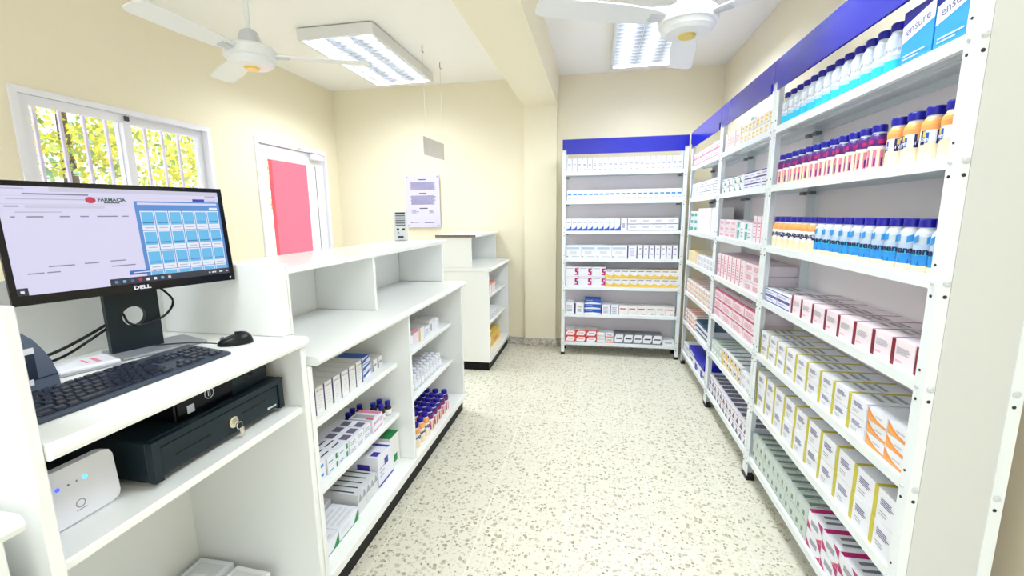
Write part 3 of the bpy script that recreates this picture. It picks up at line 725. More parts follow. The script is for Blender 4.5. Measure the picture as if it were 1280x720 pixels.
grid(RC, .45, .104, 5, .012, SH[3], .103, .09, .048, 'white', lines('F', .1, .8, .2, .9, 3, 'grey', .35), 'white box with grey lines', 'fourth shelf' + t_, 2, 'grey-lined boxes', rear=.105)
Co = [poly([(.05, .1), (.45, .1), (.05, .9)], 'coral'), ('F', .5, .2, .95, .75, 'cream'), ('F', .6, .35, .9, .5, 'coral'), ('T', .1, .1, .5, .9, 'coral')]
grid(RC, .04, .0775, 12, .012, SH[4], .0765, .09, .042, 'white_warm', Co, 'coral and white box', 'fifth shelf' + t_, 3, 'coral and white boxes', rear=.105)
grid(RC, .04, .095, 5, .012, SH[5], .094, .09, .042, 'white_warm', [poly([(.05, .1), (.5, .1), (.05, .9)], 'red'), ('F', .55, .3, .95, .7, 'coral'), ('T', .1, .1, .5, .9, 'coral')], 'red-patterned white box', 'sixth shelf' + t_, 3, 'red-patterned boxes', rear=.105)
grid(RC, .52, .225, 2, .012, SH[5], .222, .2, .042, 'white', [('F', 0, .62, 1, 1, 'teal_dark'), ('T', 0, 0, 1, 1, 'teal_dark')], 'flat white box with dark blue top', 'sixth shelf' + t_, 4 if False else 3, 'dark blue topped boxes')
grid(RC, .05, .12, 2, .012, SH[6], .118, .15, .05, 'white', lines('F', .1, .8, .2, .8, 3, 'grey', .4), 'white box', 'bottom shelf left' + t_, 2, 'white boxes, far bottom')
grid(RC, .31, .2, 1, .012, SH[6], .19, .18, .085, 'white', [('F', .15, .3, .8, .5, 'darkgrey')], 'plain white box under the blue pack', 'bottom shelf' + t_, 1, 'white box under blue pack')
grid(RC, .51, .2, 2, .012, SH[6], .195, .18, .085, 'white', [('F', .3, .0, .7, .7, 'royal'), ('F', .75, .3, .95, .5, 'darkgrey')], 'white box with blue panel', 'bottom shelf' + t_, 1, 'blue panel boxes')
grid(RC, .30, .2, 1, .012, SH[6] + .0855, .60, .19, .05, 'royal', [('F', .05, .15, .4, .5, 'white'), ('T', .3, .3, .7, .7, 'deepblue')], 'long royal blue pack lying on white boxes', 'bottom shelf' + t_, 1, 'royal blue pack')

# ---- back rack (u measured from x = -.35)
t_ = ', back rack'
B1 = lines('F', .2, .8, .45, .62, 2, 'ink', .5) + [('F', .3, .12, .7, .2, 'grey'), ('F', 0, 0, .05, 1, 'grey')]
grid(BK, .045, .0507, 22, .012, SH[0], .0497, .14, .135, 'white', B1, 'tall white carton', 'top shelf' + t_, 1, 'tall white cartons, back rack')
B2 = [('F', .15, .52, .85, .66, 'skyblue'), ('F', .0, .5, 1, .52, 'paleblue'), ('F', .2, .2, .8, .26, 'lilac_text')]
grid(BK, .048, .0533, 21, .012, SH[1], .0525, .14, .108, 'white', B2, 'white carton with small blue bar', 'second shelf' + t_, 1, 'blue bar cartons')
B3 = [poly([(0, 0), (1, 0), (1, .42), (.6, .2), (.2, .16), (0, .12)], 'blue'), ('F', .2, .66, .8, .74, 'grey')]
grid(BK, .043, .0545, 10, .012, SH[2], .0535, .14, .125, 'white', B3, 'white carton with blue wave', 'third shelf' + t_, 1, 'blue wave cartons')
grid(BK, .590, .065, 1, .012, SH[2], .064, .14, .13, 'white', [('F', 0, 0, .06, 1, 'navy'), ('F', .3, .2, .7, .6, 'lilac_text')], 'white carton with navy edge', 'third shelf' + t_)
B3b = [('F', 0, 0, 1, .08, 'darkgrey')] + lines('F', .2, .75, .45, .75, 2, 'lilac_text', .5)
grid(BK, .660, .122, 4, .012, SH[2], .1215, .14, .064, 'white', B3b, 'long white box with dark base line', 'third shelf' + t_, 2, 'dark base line boxes')
B4 = [('F', .05, .7, .9, .85, 'paleblue'), ('F', .25, .35, .7, .55, 'white_grey'), ('F', .4, .12, .9, .15, 'grey'), ('F', .05, .1, .15, .16, 'midgrey')]
grid(BK, .043, .1555, 4, .012, SH[3], .1545, .16, .138, 'white', B4, 'wide white carton with pale blue title', 'fourth shelf' + t_, 1, 'wide pale blue titled cartons')
B4b = [('F', .0, 0, .12, 1, 'navy'), ('F', .4, .7, .75, .8, 'lilac_text'), ('F', .4, .3, .75, .4, 'lilac_text')]
grid(BK, .668, .09, 1, .012, SH[3], .088, .14, .138, 'white', [('F', .0, 0, .08, 1, 'navy')] + lines('F', .3, .8, .2, .85, 6, 'lilac_text', .4), 'lilac-lettered carton with navy edge', 'fourth shelf' + t_)
grid(BK, .760, .0565, 7, .012, SH[3], .0555, .14, .138, 'white', B4b, 'slim white carton with navy edge', 'fourth shelf' + t_, 1, 'slim navy-edged cartons')
B5 = [('F', .1, .8, .6, .86, 'lilac_text'), ('F', .72, .72, .98, .86, 'magenta'), ('F', .72, .48, .86, .74, 'magenta'), ('F', .76, .42, .98, .56, 'magenta'), ('F', .86, .2, .98, .48, 'magenta'), ('F', .70, .16, .98, .28, 'magenta')]
grid(BK, .04, .138, 3, .012, SH[4], .137, .16, .104, 'white', B5, 'white carton with magenta emblem', 'fifth shelf' + t_, 2, 'magenta emblem cartons')
B5b = [poly([(0, 0), (1, 0), (1, .4), (.7, .28), (.4, .34), (0, .5)], 'yellow'), ('F', .1, .76, .8, .84, 'midgrey'), ('F', .0, .9, 1, 1, 'paleyellow'), ('F', .4, .45, .7, .6, 'cream')]
grid(BK, .457, .0795, 9, .012, SH[4], .0785, .16, .092, 'white', B5b, 'white and yellow carton', 'fifth shelf' + t_, 2, 'white and yellow cartons')
grid(BK, .043, .092, 1, .012, SH[5], .09, .14, .12, 'white', lines('F', .15, .8, .2, .85, 4, 'grey', .35), 'white carton at the left end', 'sixth shelf' + t_)
grid(BK, .140, .10, 1, .012, SH[5], .098, .14, .115, 'white', [('F', 0, 0, .12, 1, 'navy')] + lines('F', .3, .8, .2, .8, 3, 'grey', .35), 'white carton with navy edge beside blue stack', 'sixth shelf' + t_)
grid(BK, .243, .17, 1, .012, SH[5], .168, .16, .053, 'blue', [poly([(0, .25), (.5, .4), (1, .25), (1, .0), (0, .0)], 'white'), ('F', .1, .7, .5, .8, 'paleblue')], 'blue and white box', 'sixth shelf' + t_, 3, 'blue and white box stack')
B6 = [('F', 0, 0, .1, 1, 'navy')] + lines('F', .25, .85, .15, .85, 5, 'lilac_text', .45)
grid(BK, .418, .09, 2, .012, SH[5], .089, .14, .105, 'white', B6, 'blue-lettered white carton', 'sixth shelf' + t_, 1, 'blue-lettered cartons')
B6b = [('F', .12, .62, .8, .74, 'rose'), ('F', .5, .1, .9, .16, 'grey'), ('T', 0, 0, 1, .1, 'white_grey')]
grid(BK, .600, .0925, 6, .012, SH[5], .0915, .14, .098, 'white_warm', B6b, 'white carton with red title', 'sixth shelf' + t_, 1, 'red-titled cartons')
B7 = [poly([(.05, .1), (.8, .1), (.95, .5), (.9, .85), (.25, .85), (.08, .5)], 'white'), ('F', .25, .45, .75, .58, 'coral'), ('T', 0, 0, 1, 1, 'white_grey')]
grid(BK, .043, .112, 3, .012, SH[6], .111, .16, .066, 'red', B7, 'red and white box', 'bottom shelf' + t_, 2, 'red and white boxes')
grid(BK, .382, .083, 1, .012, SH[6], .082, .14, .036, 'white', lines('F', .1, .8, .2, .8, 2, 'paleyellow', .45) + [('F', 0, 0, 1, .1, 'grey')], 'flat pale box', 'bottom shelf' + t_, 3, 'flat pale boxes')
grid(BK, .468, .085, 1, .012, SH[6], .084, .14, .055, 'white', [('F', 0, 0, 1, .35, 'coral'), ('F', .2, .5, .8, .7, 'grey')], 'white box with coral base', 'bottom shelf' + t_, 2, 'coral based boxes')
B7b = [poly([(.04, .12), (.8, .12), (.96, .4), (.96, .92), (.2, .92), (.04, .6)], 'white'), ('F', .2, .45, .85, .58, 'darkgrey')]
grid(BK, .560, .097, 5, .012, SH[6], .096, .14, .108, 'midgrey', B7b, 'grey and white box', 'bottom shelf' + t_, 1, 'grey and white boxes')
grid(BK, 1.05, .1, 1, .012, SH[6], .115, .14, .055, 'white', [('F', .2, .4, .8, .6, 'grey')], 'low white box at the right end', 'bottom shelf' + t_)

# ------------------------------------------------------------------ counters on the left
XB, XF = -1.49, -.985
def wbox(mb, a, b, m='laminate', r=.003): return mb.bbox(a, b, m, r)
def bullnose(y0, y1, z0, z1, xb, xf, m='laminate'):
    h = z1 - z0; r = h * .45
    P = [(xb, z0), (xf - r, z0), (xf - .3 * r, z0 + .3 * r), (xf, z0 + r), (xf, z1 - r), (xf - .3 * r, z1 - .3 * r), (xf - r, z1), (xb, z1)]
    return MB().prism(P, 'y', y0, y1, m)
def counter(y0, y1, label, div, shelf_rows, left_upper=True, sf=-1.068):
    t = thing('counter_cabinet', (0, 0, 0), label, 'counter')
    t.location = (XB, y0, 0)
    O = Matrix.Translation((-XB, -y0, 0))
    def part(name, f, parent=t):
        mb = MB(); f(mb)
        mb.v = [O @ v for v in mb.v]
        return mb.build(name, parent)
    p = .022
    ends = [(y0, y0 + p), (y1 - p, y1)]
    for a, b in ends:
        part('side_panel', lambda mb: wbox(mb, (XB, a, .085), (XF, b, .974)))
    for d in div: part('divider', lambda mb: wbox(mb, (XB + .02, d - .011, .131), (XF - .002, d + .011, .974)))
    part('back_panel', lambda mb: mb.box((XB + .001, y0 + p, .086), (XB + .018, y1 - p, .974), 'laminate'))
    part('bottom_board', lambda mb: wbox(mb, (XB + .018, y0 + p, .086), (XF + .004, y1 - p, .130)))
    part('plinth', lambda mb: mb.box((XB + .02, y0 + .012, 0), (XF - .016, y1 - .012, .085), 'plinth_black'))
    ys = [y0 + p] + [v for d in div for v in (d - .011, d + .011)] + [y1 - p]
    for k in range(0, len(ys), 2):
        for z in shelf_rows:
            part('shelf', lambda mb: wbox(mb, (XB + .018, ys[k], z - .026), (sf, ys[k + 1], z)))
    # niche above the worktop
    if left_upper: part('niche_end_panel', lambda mb: wbox(mb, (XB + .02, y0 + .035, 1.0105), (-1.125, y0 + .055, 1.294)))
    part('niche_end_panel', lambda mb: wbox(mb, (XB + .02, y1 - p, 1.0105), (-1.125, y1, 1.294)))
    part('niche_back_panel', lambda mb: mb.box((XB + .001, y0 + .03, 1.0105), (XB + .02, y1, 1.294), 'laminate'))
    part('ledge_top', lambda mb: wbox(mb, (XB - .005, y0 + (.035 if left_upper else -.005), 1.2945), (-1.10, y1 + .006, 1.32)))
    return t, part
ct, part = counter(1.313, 3.122, 'long white shelved counter in the middle, with bottles and cartons on its shelves', [2.172], [.70, .41])
part('niche_divider', lambda mb: wbox(mb, (XB + .02, 2.075, 1.0105), (-1.125, 2.095, 1.294)))
part('end_cap', lambda mb: mb.box((-1.112, 3.1282, 1.2955), (-1.099, 3.1295, 1.319), 'midgrey'))
tag(bullnose(1.337, 3.14, .975, 1.010, XB + .001, -.955).build('worktop'), 'white laminate worktop of the long middle counter, empty under its ledge', 'worktop')
fc, part = counter(3.965, 4.905, 'white counter cabinet at the far end beside the back wall, beyond the gap', [], [.715, .445], left_upper=False, sf=-1.022)
part('ledge_support', lambda mb: wbox(mb, (XB, 3.965, 1.0105), (-1.147, 3.985, 1.294)))
part('marble_edge', lambda mb: mb.box((XB - .006, 3.9555, 1.2955), (-1.101, 3.9599, 1.320), 'marble_brown'))
tag(bullnose(3.962, 4.905, .975, 1.010, XB + .001, -.955).build('worktop'), 'small white worktop on the far counter beside the back wall', 'worktop')

# counter left of the till desk
lc = thing('counter_cabinet', (XB, -.9, 0), 'white low counter at the lower left corner, left of the till desk', 'counter')
O = Matrix.Translation((-XB, .9, 0))
for nm, a, b, m in (('side_panel', (XB, .484, .0), (XF - .03, .508, .960), 'laminate'), ('back_panel', (XB, -.9, 0), (XB + .02, .484, .960), 'laminate'), ('side_panel', (XB, -.9, 0), (XF - .03, -.878, .960), 'laminate'),
                    ('shelf', (XB + .02, -.878, .4), (-1.06, .484, .426), 'laminate'), ('splashback', (XB, -.9, .9975), (XB + .13, .50, 1.03), 'laminate')):
    mb = MB(); mb.bbox(a, b, m, .003); mb.v = [O @ v for v in mb.v]; mb.build(nm, lc)
tag(bullnose(-.9, .512, .962, .997, XB + .001, -.962).build('worktop'), 'white worktop end at the lower left edge, beside the till desk panel', 'worktop')

# till desk
ZD = 1.092
td = thing('till_desk', (-1.55, .55, 0), 'white till desk holding the monitor, its cash drawer shelf under the desktop', 'desk')
O = Matrix.Translation((1.55, -.55, 0))
def dpart(name, mb, parent=td):
    mb.v = [O @ v for v in mb.v]; return mb.build(name, parent)
dpart('side_panel', MB().bbox((-1.55, .55, 0), (-.992, .573, 1.353), 'laminate', .003))
dpart('side_panel', MB().bbox((-1.55, 1.286, 0), (-.988, 1.311, 1.056), 'laminate', .003))
pl = dpart('end_pillar', MB().bbox((-1.55, 1.286, ZD + .0005), (-1.05, 1.336, 1.342), 'laminate', .003))
dpart('edge_strip', MB().bbox((-1.0495, 1.286, ZD + .0005), (-1.046, 1.296, 1.342), 'laminate_edge', .001).bbox((-1.0495, 1.326, ZD + .0005), (-1.046, 1.336, 1.342), 'laminate_edge', .001), pl)
dpart('back_panel', MB().box((-1.549, .573, 0), (-1.53, 1.286, 1.342), 'laminate'))
mb = MB()
h = .034; r = .013; z0 = ZD - h; xf = -.972
P = [(-1.53, z0), (xf - r, z0), (xf - .3 * r, z0 + .3 * r), (xf, z0 + r), (xf, ZD - r), (xf - .3 * r, ZD - .3 * r), (xf - r, ZD), (-1.53, ZD)]
mb.prism(P, 'y', .5735, 1.3115, 'laminate'); dpart('desktop', mb)
dpart('shelf', MB().bbox((-1.53, .573, .821), (-1.0, 1.286, .843), 'laminate', .003))
dpart('bottom_board', MB().bbox((-1.53, .573, .10), (-1.0, 1.286, .13), 'laminate', .003))
dpart('plinth', MB().box((-1.52, .573, 0), (-1.02, 1.286, .0995), 'plinth_black'))

# ------------------------------------------------------------------ monitor
yaw, tilt = 1.2449, .0873
MC = Vector((-1.3006, 1.0335, 1.4428)); MW, MH = .515, .302
R0 = Matrix.Translation(MC) @ Matrix.Rotation(yaw, 4, 'Z') @ Matrix.Rotation(-tilt, 4, 'X')     # local x right, -y towards the viewer, z up
mt = thing('computer_monitor', (-1.40, 1.075, ZD + .0006), 'black widescreen monitor on the till desk showing a blue tiled sales page', 'monitor', None, 0)
MI = Matrix.Translation((1.40, -1.075, -ZD))
def mpart(name, mb, parent=mt, M=R0):
    X = MI @ M
    mb.v = [X @ v for v in mb.v]; return mb.build(name, parent)
mb = MB()
bz, bb_ = .0125, .024
mb.bbox((-MW / 2, 0, -MH / 2), (MW / 2, .012, MH / 2), 'black_plastic', .003)
mb.bbox((-MW / 2 + .03, .012, -MH / 2 + .02), (MW / 2 - .03, .034, MH / 2 - .03), 'black_plastic', .008)
mb.box((-MW / 2, -.003, -MH / 2), (-MW / 2 + bz, 0, MH / 2), 'black_gloss').box((MW / 2 - bz, -.003, -MH / 2), (MW / 2, 0, MH / 2), 'black_gloss')
mb.box((-MW / 2 + bz, -.003, MH / 2 - bz), (MW / 2 - bz, 0, MH / 2), 'black_gloss').box((-MW / 2 + bz, -.003, -MH / 2), (MW / 2 - bz, 0, -MH / 2 + bb_), 'black_gloss')
case = mpart('casing', mb)
lg = MB(); text_into(lg, 'DELL', .0145, 'scr_white', bold=.0006, M=Matrix.Translation((.0, -.0034, -MH / 2 + .0115)) @ Matrix.Rotation(PI / 2, 4, 'X') @ Matrix.Diagonal((1.25, 1, 1, 1))); mpart('logo', lg, case)
mpart('power_light', MB().box((MW / 2 - .016, -.0035, -MH / 2 + .009), (MW / 2 - .012, -.003, -MH / 2 + .013), 'scr_white'), case)
s = MB(); sw, sh = MW - 2 * bz, MH - bz - bb_
Ms = Matrix.Translation((-MW / 2 + bz, -.0006, -MH / 2 + bb_))
lay = [0]
def sr(x0, y0, x1, y1, m, k=1):
    """screen rectangle in fractions, y down"""
    y = -.0001 - .00012 * k
    s.add([(x0 * sw, y, (1 - y1) * sh), (x1 * sw, y, (1 - y1) * sh), (x1 * sw, y, (1 - y0) * sh), (x0 * sw, y, (1 - y0) * sh)], [(0, 1, 2, 3)], m, M=Ms)
sr(0, 0, 1, 1, 'scr_base', 0)
sr(0, 0, 1, .045, 'scr_bar'); sr(0, .0, .19, .045, 'scr_base', 2); sr(.02, .016, .1, .028, 'scr_line', 3)
sr(.09, .062, .34, .076, 'scr_text', 2); sr(0, .085, 1, .09, 'scr_bar', 2)
sr(.03, .11, .33, .122, 'scr_line', 2)
sr(.0, .16, .5, .166, 'scr_bar', 2); sr(.02, .178, .07, .19, 'scr_text', 2); sr(.09, .172, .40, .202, 'scr_bar', 2); sr(0, .215, .5, .22, 'scr_bar', 2); sr(.05, .232, .22, .243, 'scr_line', 2)
for a, b in ((.035, .05), (.09, .15), (.21, .25), (.29, .325), (.36, .45), (.50 - .03, .5)): sr(a, .275, b, .287, 'scr_text', 2)
for x, y, a in ((.13, .745, .1), (.27, .74, .06), (.38, .735, .07), (.38, .79, .11), (.05, .80, .06), (.12, .80, .05)): sr(x, y, x + a, y + .011, 'scr_text', 2)
sr(.455, .86, .585, .905, 'scr_btn', 2); sr(.475, .878, .565, .888, 'scr_white', 3)
s.lathe([(.0, 0), (.0085, 0)], 'scr_red', 14, Ms @ Matrix.Translation((.345 * sw, -.0006, (1 - .118) * sh)) @ Matrix.Rotation(PI / 2, 4, 'X') @ Matrix.Diagonal((1.3, 1, 1, 1)), False, False)
text_into(s, 'FARMACIA', .0125, 'scr_green', bold=.0005, M= Ms @ Matrix.Translation((.437 * sw, -.0006, (1 - .113) * sh)) @ Matrix.Rotation(PI / 2, 4, 'X')); sr(.40, .137, .47, .148, 'scr_green', 2)
sr(.535, .12, 1, .93, 'scr_panel', 1); sr(.55, .135, .985, .158, 'scr_base', 2); sr(.935, .185, .985, .215, 'scr_white', 2)
sr(.845, .085, .915, .118, 'scr_navy', 2); sr(.92, .05, .985, .058, 'scr_text', 2); sr(.93, .1, .98, .108, 'scr_line', 2)
for r_ in range(4):
    for c_ in range(6):
        x0 = .555 + .0725 * c_; y0 = .225 + .217 * r_; y1 = min(y0 + .211, .929)
        sr(x0, y0, x0 + .068, y1, 'scr_white', 2); sr(x0 + .004, y0 + .012, x0 + .064, min(y0 + .155, .929), 'scr_tile', 3)
        if r_ < 3:
            sr(x0 + .006, y0 + .122, x0 + .062, y0 + .134, 'scr_darktile' if r_ < 2 else 'scr_panel', 4); sr(x0 + .012, y0 + .178, x0 + .056, y0 + .19, 'scr_line', 4)
sr(0, .93, .04, 1, 'scr_task', 3); sr(.012, .955, .026, .978, 'scr_white', 4)
sr(.36, .93, 1, 1, 'scr_task', 3)
for i, m in enumerate(('scr_panel', 'scr_tile', 'scr_btn', 'scr_red', 'scr_white', 'scr_white', 'scr_tile', 'scr_bar')): sr(.38 + .037 * i, .952, .395 + .037 * i, .98, m, 4)
for a, b in ((.87, .88), (.89, .9), (.905, .915), (.935, .955), (.98, .99)): sr(a, .958, b, .974, 'scr_white', 4)
mpart('screen', s)
# stand: ring-pierced column and base plate
Rs = Matrix.Translation((-1.392, 1.076, ZD)) @ Matrix.Rotation(yaw, 4, 'Z')
mb = MB(); hw = .066; n = 28; zr, rr = .112, .030; ht = .30; th = .022
outer = []
for i in range(n):
    a = 2 * PI * i / n; c_, s_ = math.cos(a), math.sin(a)
    k = min(hw / abs(c_) if abs(c_) > 1e-6 else 9, ((ht - zr) if s_ > 0 else zr - .008) / abs(s_) if abs(s_) > 1e-6 else 9)
    outer.append((c_ * k, zr + s_ * k))
corn = [(hw, ht), (-hw, ht), (-hw, .008), (hw, .008)]
for cx, cz in corn:
    j = min(range(n), key=lambda i: (outer[i][0] - cx) ** 2 + (outer[i][1] - cz) ** 2); outer[j] = (cx, cz)
inner = [(rr * math.cos(2 * PI * i / n), zr + rr * math.sin(2 * PI * i / n)) for i in range(n)]
for (y, ) in ((0,), (th,)):
    mb.add([(x, y, z) for x, z in outer] + [(x, y, z) for x, z in inner], [(i, (i + 1) % n, n + (i + 1) % n, n + i) for i in range(n)], 'dark_metal')
for ring_ in (outer, inner):
    mb.add([(x, 0, z) for x, z in ring_] + [(x, th, z) for x, z in ring_], [(i, (i + 1) % n, n + (i + 1) % n, n + i) for i in range(n)], 'dark_metal')
mpart('stand_column', mb, mt, Rs)
mpart('mount', MB().box((-.05, -.055, .26), (.05, .0, .36), 'black_plastic'), mt, Rs)
mpart('stand_base', MB().bbox((-.07, -.085, .0), (.155, .075, .008), 'stand_grey', .004), mt, Rs)

def smooth(pts, n=6):
    P = [Vector(p) for p in pts]; out = []
    for i in range(len(P) - 1):
        a, b, c, d = P[max(i - 1, 0)], P[i], P[i + 1], P[min(i + 2, len(P) - 1)]
        for k in range(n):
            t = k / n
            out.append(.5 * ((2 * b) + (c - a) * t + (2 * a - 5 * b + 4 * c - d) * t * t + (3 * b - a - 3 * c + d) * t ** 3))
    return out + [P[-1]]
# ------------------------------------------------------------------ desk items
mpart('cable', MB().tube(smooth([(-1.365, 1.115, 1.31), (-1.352, 1.17, 1.24), (-1.352, 1.14, 1.195), (-1.36, 1.075, 1.178), (-1.375, 1.045, 1.19), (-1.40, 1.05, 1.215), (-1.43, 1.055, 1.23)]), .0035, 'black_plastic'), mt, Matrix())
mpart('cable', MB().tube(smooth([(-1.43, 1.05, 1.20), (-1.45, .985, 1.165), (-1.445, .90, 1.142), (-1.435, .80, 1.132)]), .0045, 'black_plastic'), mt, Matrix())
mpart('cable', MB().tube(smooth([(-1.43, 1.04, 1.185), (-1.44, .975, 1.15), (-1.43, .90, 1.127), (-1.42, .80, 1.119)]), .004, 'black_gloss'), mt, Matrix())

kb = thing('keyboard', (-1.092, .632, ZD + .0006), 'black full-size computer keyboard along the front of the till desk', 'keyboard', None, PI / 2 - .03)
# local x along +Y of the room (left to right for the seller), y away from the seller (-X)
KW, KD = .462, .165
mb = MB(); mb.prism([(0, 0), (KD, 0), (KD, .020), (KD - .01, .022), (.012, .009), (0, .006)], 'x', 0, KW, 'key_grey'); mb.build('keyboard_body', kb)
sl = math.atan2(.013, KD - .022)
keys = {}
def key(w_):
    if w_ not in keys: keys[w_] = MB().add([(0, 0, 0), (w_, 0, 0), (w_, .0155, 0), (0, .0155, 0), (.002, .002, .005), (w_ - .002, .002, .005), (w_ - .002, .0135, .005), (.002, .0135, .005)], [(4, 5, 6, 7), (0, 1, 5, 4), (1, 2, 6, 5), (2, 3, 7, 6), (3, 0, 4, 7)], 'keycap_dark').mesh('keycap')
    return keys[w_]
def putkey(x, row, w_):
    y = .014 + row * .0228 + (.004 if row == 5 else 0); z = .0105 + (y - .012) * math.tan(sl)
    o = link('keycap', key(round(w_, 4)), kb, (x, y, z)); o.rotation_euler = (sl, 0, 0)
u = .0192
for x, w_ in ((0, 1.3), (1.35, 1.2), (2.6, 1.2), (3.85, 5.6), (9.5, 1.2), (10.75, 1.2), (12.0, 1.2), (13.25, 1.6)): putkey(.012 + x * u, 0, w_ * u - .002)
for r_, n_, off, first, last in ((1, 10, 2.3, 2.2, 2.5), (2, 11, 1.8, 1.7, 2.0), (3, 12, 1.5, 1.45, 1.3), (4, 13, 1.0, .95, 1.8)):
    putkey(.012, r_, first * u - .002)
    for i in range(n_): putkey(.012 + (off + i) * u, r_, u - .002)
    putkey(.012 + (off + n_) * u, r_, last * u - .002)
putkey(.012, 5, u - .002)
for i in range(12): putkey(.012 + (2 + i + (i // 4) * .42) * u, 5, u - .002)
for r_ in (3, 4):
    for i in range(3): putkey(.312 + i * u, r_, u - .002)
for i in range(3): putkey(.312 + i * u, 0, u - .002)
putkey(.312 + u, 1, u - .002)
for r_ in range(5):
    for i in range(3 + (r_ != 1)):
        if r_ == 0 and i == 1: continue
        putkey(.372 + i * u * (1 if r_ else 1), r_, u - .002)

ms = thing('computer_mouse', (-1.153, 1.192, ZD + .0006), 'black computer mouse right of the keyboard on the till desk', 'mouse', None, 0)
mb = MB(); V = []; F = []; nu, nv = 14, 7
for j in range(nv + 1):
    ph = j / nv * PI / 2
    for i in range(nu):
        a = 2 * PI * i / nu
        V.append((.031 * math.cos(a) * math.cos(ph) ** .6, .052 * math.sin(a) * math.cos(ph) ** .6, .033 * math.sin(ph) * (1 - .25 * math.sin(a))))
for j in range(nv):
    for i in range(nu): F.append((j * nu + i, j * nu + (i + 1) % nu, (j + 1) * nu + (i + 1) % nu, (j + 1) * nu + i))
F.append(tuple(range(nu))[::-1]); mb.add(V, F, 'black_plastic', True, Matrix.Rotation(2.27, 4, 'Z')); body = mb.build('mouse_body', ms)
MB().lathe([(.007, -.003), (.008, 0), (.007, .003)], 'midgrey', 12, Matrix.Rotation(2.27, 4, 'Z') @ Matrix.Translation((0, .034, .021)) @ Matrix.Rotation(PI / 2, 4, 'Y')).build('scroll_wheel', ms)
MB().tube(smooth([(-.038, -.032, .008), (-.06, -.040, .011), (-.12, -.05, .0125), (-.17, -.07, .0125), (-.21, -.09, .0125)]), .0022, 'darkgrey').build('mouse_cord', ms)

nb = thing('notepad', (-1.39, .922, ZD + .0006), 'white square pad with faint pink printing left of the monitor stand', 'notepad', None, -.33)
MB().bbox((-.055, -.065, 0), (.055, .065, .006), 'grey', .002).build('backing', nb)
MB().bbox((-.053, -.063, .0062), (.053, .063, .016), 'white', .002).box((-.03, .02, .016), (.03, .03, .0163), 'pink').box((-.03, .0, .016), (.02, .006, .0163), 'pink').build('pages', nb)

pr = thing('receipt_printer', (-1.52, .592, ZD + .0006), 'dark grey receipt printer with curved top at the left end of the till desk', 'printer')
mb = MB()
Pf = [(0, 0), (.207, 0), (.204, .04), (.196, .075), (.183, .105), (.168, .132), (.15, .152), (.132, .160), (.0, .166)]
mb.prism(Pf, 'x', 0, .235, 'printer_grey')
mb.build('casing', pr)
MB().box((.2352, .0, .038), (.2362, .165, .10), 'printer_dark').prism([(.0, .035), (.204, .036), (.204, .039), (.0, .038)], 'x', .2352, .2358, 'printer_dark').build('front_recess', pr)
MB().box((.2364, .0, .026), (.2374, .155, .04), 'white').build('paper_slip', pr)
MB().box((.2364, .0, .100), (.2376, .165, .114), 'white').build('tear_bar', pr)
MB().bbox((.15, .09, .163), (.19, .125, .178), 'printer_dark', .003).build('cover_latch', pr)

# ------------------------------------------------------------------ things on the shelf under the desktop
cd = thing('cash_drawer', (-1.47, .80, .8435), 'black steel cash drawer with key in its lock under the desktop', 'cash drawer')
mb = MB(); L_ = .455
mb.bbox((0, 0, .012), (.405, L_, .118), 'dark_metal', .003).build('housing', cd)
mb = MB(); mb.bbox((.4055, .022, .020), (.420, L_ - .022, .098), 'dark_metal', .003)
mb.box((.4202, .06, .056), (.4208, .165, .0595), 'black_gloss').box((.4202, L_ - .175, .066), (.4208, L_ - .075, .0695), 'black_gloss')
dr = mb.build('drawer_front', cd)
MB().box((.405, 0.0, .10), (.424, L_, .118), 'dark_metal').box((.405, 0, .012), (.424, .021, .1), 'dark_metal').box((.405, L_ - .021, .012), (.424, L_, .1), 'dark_metal').build('front_frame', cd)
k = MB().lathe([(.017, 0), (.017, .006), (.013, .009), (.0, .0095)], 'chrome', 18, Matrix.Translation((.420, L_ * .53, .058)) @ Matrix.Rotation(PI / 2, 4, 'Y')).build('lock', dr)
MB().lathe([(.010, -.001), (.012, 0), (.010, .001), (.010, -.001)], 'chrome', 14, Matrix.Translation((.431, L_ * .53 + .013, .042)) @ Matrix.Rotation(PI / 2, 4, 'Y'), True, False).box((.428, L_ * .53 - .004, .054), (.4315, L_ * .53 + .009, .060), 'chrome').box((.4305, L_ * .53 + .01, .006), (.4325, L_ * .53 + .026, .034), 'chrome').build('keys', dr)
MB().lathe([(.005, 0), (.005, .0008)], 'silver', 10, Matrix.Translation((.4204, L_ - .07, .034)) @ Matrix.Rotation(PI / 2, 4, 'Y')).box((.4204, L_ - .062, .031), (.4211, L_ - .035, .036), 'silver').build('badge', dr)
for x in (.03, .36):
    for y in (.03, L_ - .06): MB().lathe([(.014, 0), (.016, .0118)], 'foot_black', 10, Matrix.Translation((x, y, 0))).build('foot', cd)

